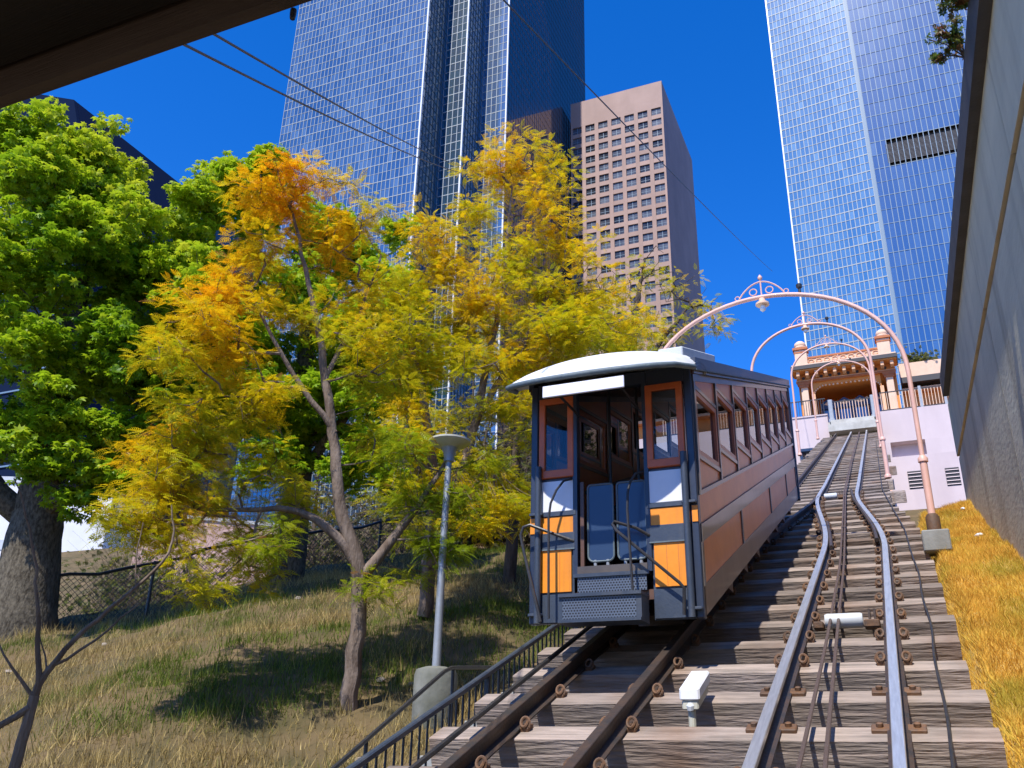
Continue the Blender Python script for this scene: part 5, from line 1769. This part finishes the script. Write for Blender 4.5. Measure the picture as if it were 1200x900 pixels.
# twiggy dry shrubs beyond the fence and up the hill
def shrub(x, y, h, w, n, label, leafy=0.0, seed=1, cols=None, lsz=.09):
    g = np.random.default_rng(seed)
    z = float(ground_z(x, y))
    root = empty('dry_shrub', (x, y, z))
    tag(root, label, 'shrub', 'twiggy shrubs on the hillside')
    vs, fs = [], []
    ends = []
    for k in range(n):
        a = g.uniform(0, 2 * PI)
        b = np.array([x + g.normal(0, w * .18), y + g.normal(0, w * .18), z])
        r = w * .5 * math.sqrt(g.random())
        e = np.array([x + r * math.cos(a), y + r * math.sin(a), z + h * g.uniform(.45, 1.0) * (1 - .35 * (r / (w * .5)) ** 2)])
        m_ = (b + e) / 2 + g.normal(0, .12 * w, 3) + np.array([0, 0, .08 * h])
        pts = [b, (b + 2 * m_ + e) / 4, e]
        rad = [.018, .010, .004]
        o = len(vs)
        for P_, r_ in zip(pts, rad):
            for j in range(3):
                t = 2 * PI * j / 3
                vs.append((P_[0] + r_ * math.cos(t), P_[1] + r_ * math.sin(t), P_[2]))
        for q in range(2):
            for j in range(3):
                fs.append((o + q * 3 + j, o + q * 3 + (j + 1) % 3, o + q * 3 + 3 + (j + 1) % 3, o + q * 3 + 3 + j))
        ends += [pts[1], e]
        for _ in range(3):
            e2 = e + g.normal(0, .16 * w, 3)
            o = len(vs)
            for P_, r_ in zip((pts[1], e2), (.006, .003)):
                for j in range(3):
                    t = 2 * PI * j / 3
                    vs.append((P_[0] + r_ * math.cos(t), P_[1] + r_ * math.sin(t), P_[2]))
            for j in range(3): fs.append((o + j, o + (j + 1) % 3, o + 3 + (j + 1) % 3, o + 3 + j))
            ends.append(e2)
    mb = MB(); mb.v = vs; mb.f = fs
    tag(mb.build('twigs', M['bark'], root), kind='stuff')
    if leafy:
        E_ = np.array(ends)
        k = int(len(E_) * leafy)
        P_ = E_[g.integers(0, len(E_), k)] + g.normal(0, .10, (k, 3))
        D_ = g.normal(size=(k, 3))
        class H: pass
        h_ = H(); h_.root = root
        scatter_leaves(h_, 'leaves', PALM, P_, D_, lsz, lambda q, gg: ramp(cols or [(.10, .09, .03), (.16, .15, .04), (.12, .15, .03)], gg.random(len(q))), g, .8)


sh_rows = [(-17.5, 17.5, 2.0, 3.4), (-20, 21, 2.6, 4), (-15.5, 22, 2.6, 3.6), (-12.5, 24.5, 2.6, 3.8), (-9.5, 22.5, 2.4, 3.4), (-10.5, 27.5, 3.0, 4.2), (-7.5, 26.5, 2.8, 3.8), (-14.5, 29.5, 3.2, 4.4),
           (-9.0, 31.5, 3.2, 4.4), (-19, 30, 3.0, 4.6), (-24, 24, 2.6, 4.2), (-7.0, 18.5, 1.5, 2.4), (-8.8, 18.8, 1.6, 2.6), (-5.6, 20.0, 1.6, 2.4), (-6.5, 31, 3, 4)]
for k, (x, y, h, w) in enumerate(sh_rows):
    shrub(x, y, h, w, 190, 'dry twiggy grey-brown shrub on the hill behind the trees', .8, 40 + k)




# grass
def blades(name, pts, h, w, cols, label, cat, lean=.5, g=rng):
    n = len(pts)
    a = g.uniform(0, 2 * PI, n)
    hh = h * g.uniform(.45, 1.35, n)
    ww = w * g.uniform(.7, 1.4, n)
    dx, dy = np.cos(a) * ww / 2, np.sin(a) * ww / 2
    la = g.uniform(0, 2 * PI, n)
    ll = hh * lean * g.random(n)
    v = np.zeros((n, 3, 3))
    v[:, 0] = pts - np.stack([dx, dy, np.full(n, .01)], 1)
    v[:, 1] = pts + np.stack([dx, dy, np.full(n, -.01)], 1)
    v[:, 2] = pts + np.stack([np.cos(la) * ll, np.sin(la) * ll, hh], 1)
    o = np_mesh(name, v.reshape(-1, 3), np.arange(3 * n).reshape(-1, 3), M['blade'], None, cols)
    return tag(o, label, cat, None, 'stuff')


g = np.random.default_rng(21)
n = 330000
u = g.random(n)
yy_ = 3.0 + 18.5 * u ** 1.35
xx_ = -4.45 - (12.5 * g.random(n) ** 1.15)
keep = ((xx_ - FA[0]) * FN[0] + (yy_ - FA[1]) * FN[1] < .9)
dens = .5 + .5 * np.sin(1.7 * xx_ + .9 * yy_) * np.sin(1.1 * yy_ - .7 * xx_ + 1)
dens2 = smoothstep(-.3, .5, np.sin(3.7 * xx_ - 2.9 * yy_) + np.sin(2.9 * xx_ + 4.1 * yy_ + 1) + .6 * np.sin(7.3 * xx_ + 5.7 * yy_))
keep &= g.random(n) < (.35 + .65 * dens) * (.4 + .6 * dens2)
xx_, yy_ = xx_[keep], yy_[keep]
P_ = np.stack([xx_, yy_, ground_z(xx_, yy_)], 1)
straw = [(.23, .165, .06), (.42, .31, .115), (.60, .46, .19)]
grn = [(.06, .095, .012), (.12, .17, .02), (.21, .25, .035)]
k = len(P_)
gm = smoothstep(.05, .6, np.sin(.9 * xx_ + 2.2) * np.sin(.8 * yy_ + .5) + .45 * np.sin(2.3 * xx_ - 1.7 * yy_) + .75 * np.exp(-((xx_ + 6.0) ** 2 + (yy_ - 12.0) ** 2) / 8.0) + g.normal(0, .25, k) + .04)
tint = ramp(straw, g.random(k)) * (1 - gm[:, None]) + ramp(grn, g.random(k)) * gm[:, None]
hf = .55 + .9 * g.random(k) ** 2
blades('hillside_grass', P_, .15 * hf, .010, tint * (.75 + .5 * g.random((k, 1))), 'dry straw and green grass covering the hillside under the trees', 'grass', .9, g)
n = 80000
xx_ = .355 + .86 * g.random(n); yy_ = 4.6 + 12.6 * g.random(n) ** 1.15
P_ = np.stack([xx_, yy_, verge_z(xx_, yy_)], 1)
gold = [(.50, .27, .04), (.74, .43, .06), (.86, .56, .11), (.70, .52, .08)]
gm = smoothstep(.25, .9, np.sin(5 * xx_ + 1.1 * yy_) * np.sin(1.9 * yy_ - 3 * xx_) + .4 * np.sin(9 * xx_ + 4 * yy_) + g.normal(0, .3, n))
tint = ramp(gold, np.clip(g.random(n) + .3 * np.sin(7 * xx_ + 3.3 * yy_) * np.sin(2.7 * yy_), 0, 1)) * (1 - .55 * gm[:, None]) + np.array([.30, .30, .03]) * .55 * gm[:, None]
blades('bank_grass', P_, .062, .008, tint, 'golden dry grass on the bank between ties and concrete wall', 'grass', 1.2, g)

# stones and litter
def stone(x, y, z, r, sd, label, group, mt='stone'):
    gg = np.random.default_rng(sd)
    mb = MB()
    vs, fs = [], []
    for i in range(5):
        ph = PI * (i + .5) / 5
        for j in range(8):
            t = 2 * PI * j / 8
            q = r * gg.uniform(.75, 1.15)
            vs.append((x + q * math.sin(ph) * math.cos(t), y + q * .8 * math.sin(ph) * math.sin(t), z + q * .55 * math.cos(ph)))
    for i in range(4):
        for j in range(8):
            fs.append((i * 8 + j, (i + 1) * 8 + j, (i + 1) * 8 + (j + 1) % 8, i * 8 + (j + 1) % 8))
    fs.append(tuple(range(8))); fs.append(tuple(range(32, 40))[::-1])
    mb.add(vs, fs)
    tag(mb.build('stone', M[mt], None, True), label, 'stone', group)


for k in range(10):
    x, y = -4.8 - 7.5 * g.random(), 5.5 + 8.5 * g.random()
    stone(x, y, float(ground_z(x, y)) + .03, g.uniform(.035, .07), 100 + k, 'pale stone lying in the dry hillside grass', 'stones on the hillside')
for k, (x, y) in enumerate(((1.08, 8.3), (1.0, 12.9), (1.05, 15.6))):
    stone(x, y, float(verge_z(x, y)) + .05, .04 + .015 * (k % 2), 200 + k, 'small white stone in the golden grass by the concrete wall', 'stones on the bank', 'white_wall')

# weeds on top of the wall
def weed(x, y, z, n, seed, label):
    gg = np.random.default_rng(seed)
    root = empty('wall_plant', (x, y, z))
    tag(root, label, 'plant', 'plants hanging over the wall cap')
    mb = MB()
    P_, D_ = [], []
    for k in range(n):
        a = gg.uniform(0, 2 * PI)
        e = (x + .16 * math.cos(a) - .10, y + .20 * math.sin(a), z + gg.uniform(.05, .28))
        mb.tube([(x, y, z), ((x + e[0]) / 2, (y + e[1]) / 2, (z + e[2]) / 2 + .05), e], .006, 5)
        for q in range(16):
            t = gg.uniform(.4, 1.05)
            P_.append((x + (e[0] - x) * t + gg.normal(0, .02), y + (e[1] - y) * t + gg.normal(0, .02), z + (e[2] - z) * t + gg.normal(0, .03)))
            D_.append(gg.normal(size=3))
    mb.build('stems', M['bark'], root)
    class H: pass
    h_ = H(); h_.root = root
    scatter_leaves(h_, 'leaves', PALM, np.array(P_), np.array(D_), .036, lambda q, g_: ramp([(.05, .10, .015), (.10, .15, .02), (.10, .15, .02), (.24, .08, .04), (.09, .14, .02)], g_.random(len(q))), gg, 1.0)


capz = lambda y: wz(y) + .34
weed(1.16, 6.3, capz(6.3), 20, 301, 'larger clump of green and red leaves growing on the wall cap')
weed(1.14, 6.0, capz(6.0), 18, 303, 'clump of green leaves beside the larger one on the wall cap')
weed(1.12, 7.05, capz(7.05), 9, 302, 'small reddish clump of leaves on the wall cap')
shrub_plants = [(2.9, 51.9, 23.62)]
weed_root = empty('roof_plant', (2.6, 51.9, 23.6)); tag(weed_root, 'yellow-green tuft growing above the station wing parapet', 'plant')
class _H: pass
h_ = _H(); h_.root = weed_root
gg = np.random.default_rng(5)
Pq = np.stack([2.6 + gg.normal(0, .5, 260), 52.1 + gg.normal(0, .2, 260), 23.6 + np.abs(gg.normal(0, .35, 260))], 1)
scatter_leaves(h_, 'leaves', PALM, Pq, gg.normal(size=(260, 3)), .14, lambda q, g_: ramp([(.10, .12, .03), (.2, .2, .05)], g_.random(len(q))), gg, 1.0)
mb = MB()
for k in range(20):
    e = Pq[k * 9]
    mb.tube([(2.6 + .02 * k - .2, 52.1, 23.55), tuple(e)], .012, 4)
mb.build('stems', M['bark'], weed_root)

# ------------------------------------------------------------------ canopy of the lower station overhead
cn = empty('station_canopy', (-2.5, 0.4, 4.28))
tag(cn, 'dark brown timber canopy edge overhead at the lower station', 'canopy')
CY = 1.8
mb = MB(); mb.box(-7, 3.5, CY - .05, CY, 4.283, 4.62); mb.build('fascia', M['fascia'], cn)
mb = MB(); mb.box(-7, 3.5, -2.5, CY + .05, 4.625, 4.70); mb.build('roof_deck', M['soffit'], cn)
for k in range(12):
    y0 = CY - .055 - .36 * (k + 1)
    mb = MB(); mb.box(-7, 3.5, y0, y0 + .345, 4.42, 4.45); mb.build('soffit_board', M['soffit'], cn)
for x in (-5.2, -3.35, -1.5, .4, 2.2):
    mb = MB(); mb.bbox(x - .07, x + .07, -2.4, CY - .055, 4.452, 4.62, .01); mb.build('rafter', M['soffit'], cn)
mb = MB(); mb.lathe((-1.62, CY + .012, 4.245), [(.009, 0), (.011, .02), (.011, .04)], 8); mb.build('hook', M['black_iron'], cn)
mb = MB(); mb.bbox(-6.9, -6.7, -2.3, -2.1, -1.0, 4.42, .02); mb.build('post', M['soffit'], cn); mb = MB(); mb.bbox(3.2, 3.4, -2.3, -2.1, -3.0, 4.42, .02); mb.build('post', M['soffit'], cn)

# overhead wires
def wire(a, b, sag, r, label):
    a, b = np.array(a), np.array(b)
    t = np.linspace(0, 1, 40)[:, None]
    P_ = a + (b - a) * t
    P_[:, 2] -= (4 * sag * t * (1 - t))[:, 0]
    mb = MB(); mb.tube([tuple(p) for p in P_], r, 6)
    tag(mb.build('overhead_wire', M['black_iron'], None, True), label, 'wire', 'overhead wires')


wire((-2.22, 1.86, 4.42), (-10.28, 21.68, 19.4), .25, .0058, 'lower of two black wires from the canopy into the yellow treetop')
wire((-2.16, 1.88, 4.50), (-10.6, 21.3, 19.5), .2, .0058, 'upper of two black wires from the canopy into the yellow treetop')
wire((-2.95, 4.6, 8.5), (-4.31, 46, 27.82), .12, .011, 'single black wire crossing the sky down to the pink arches')
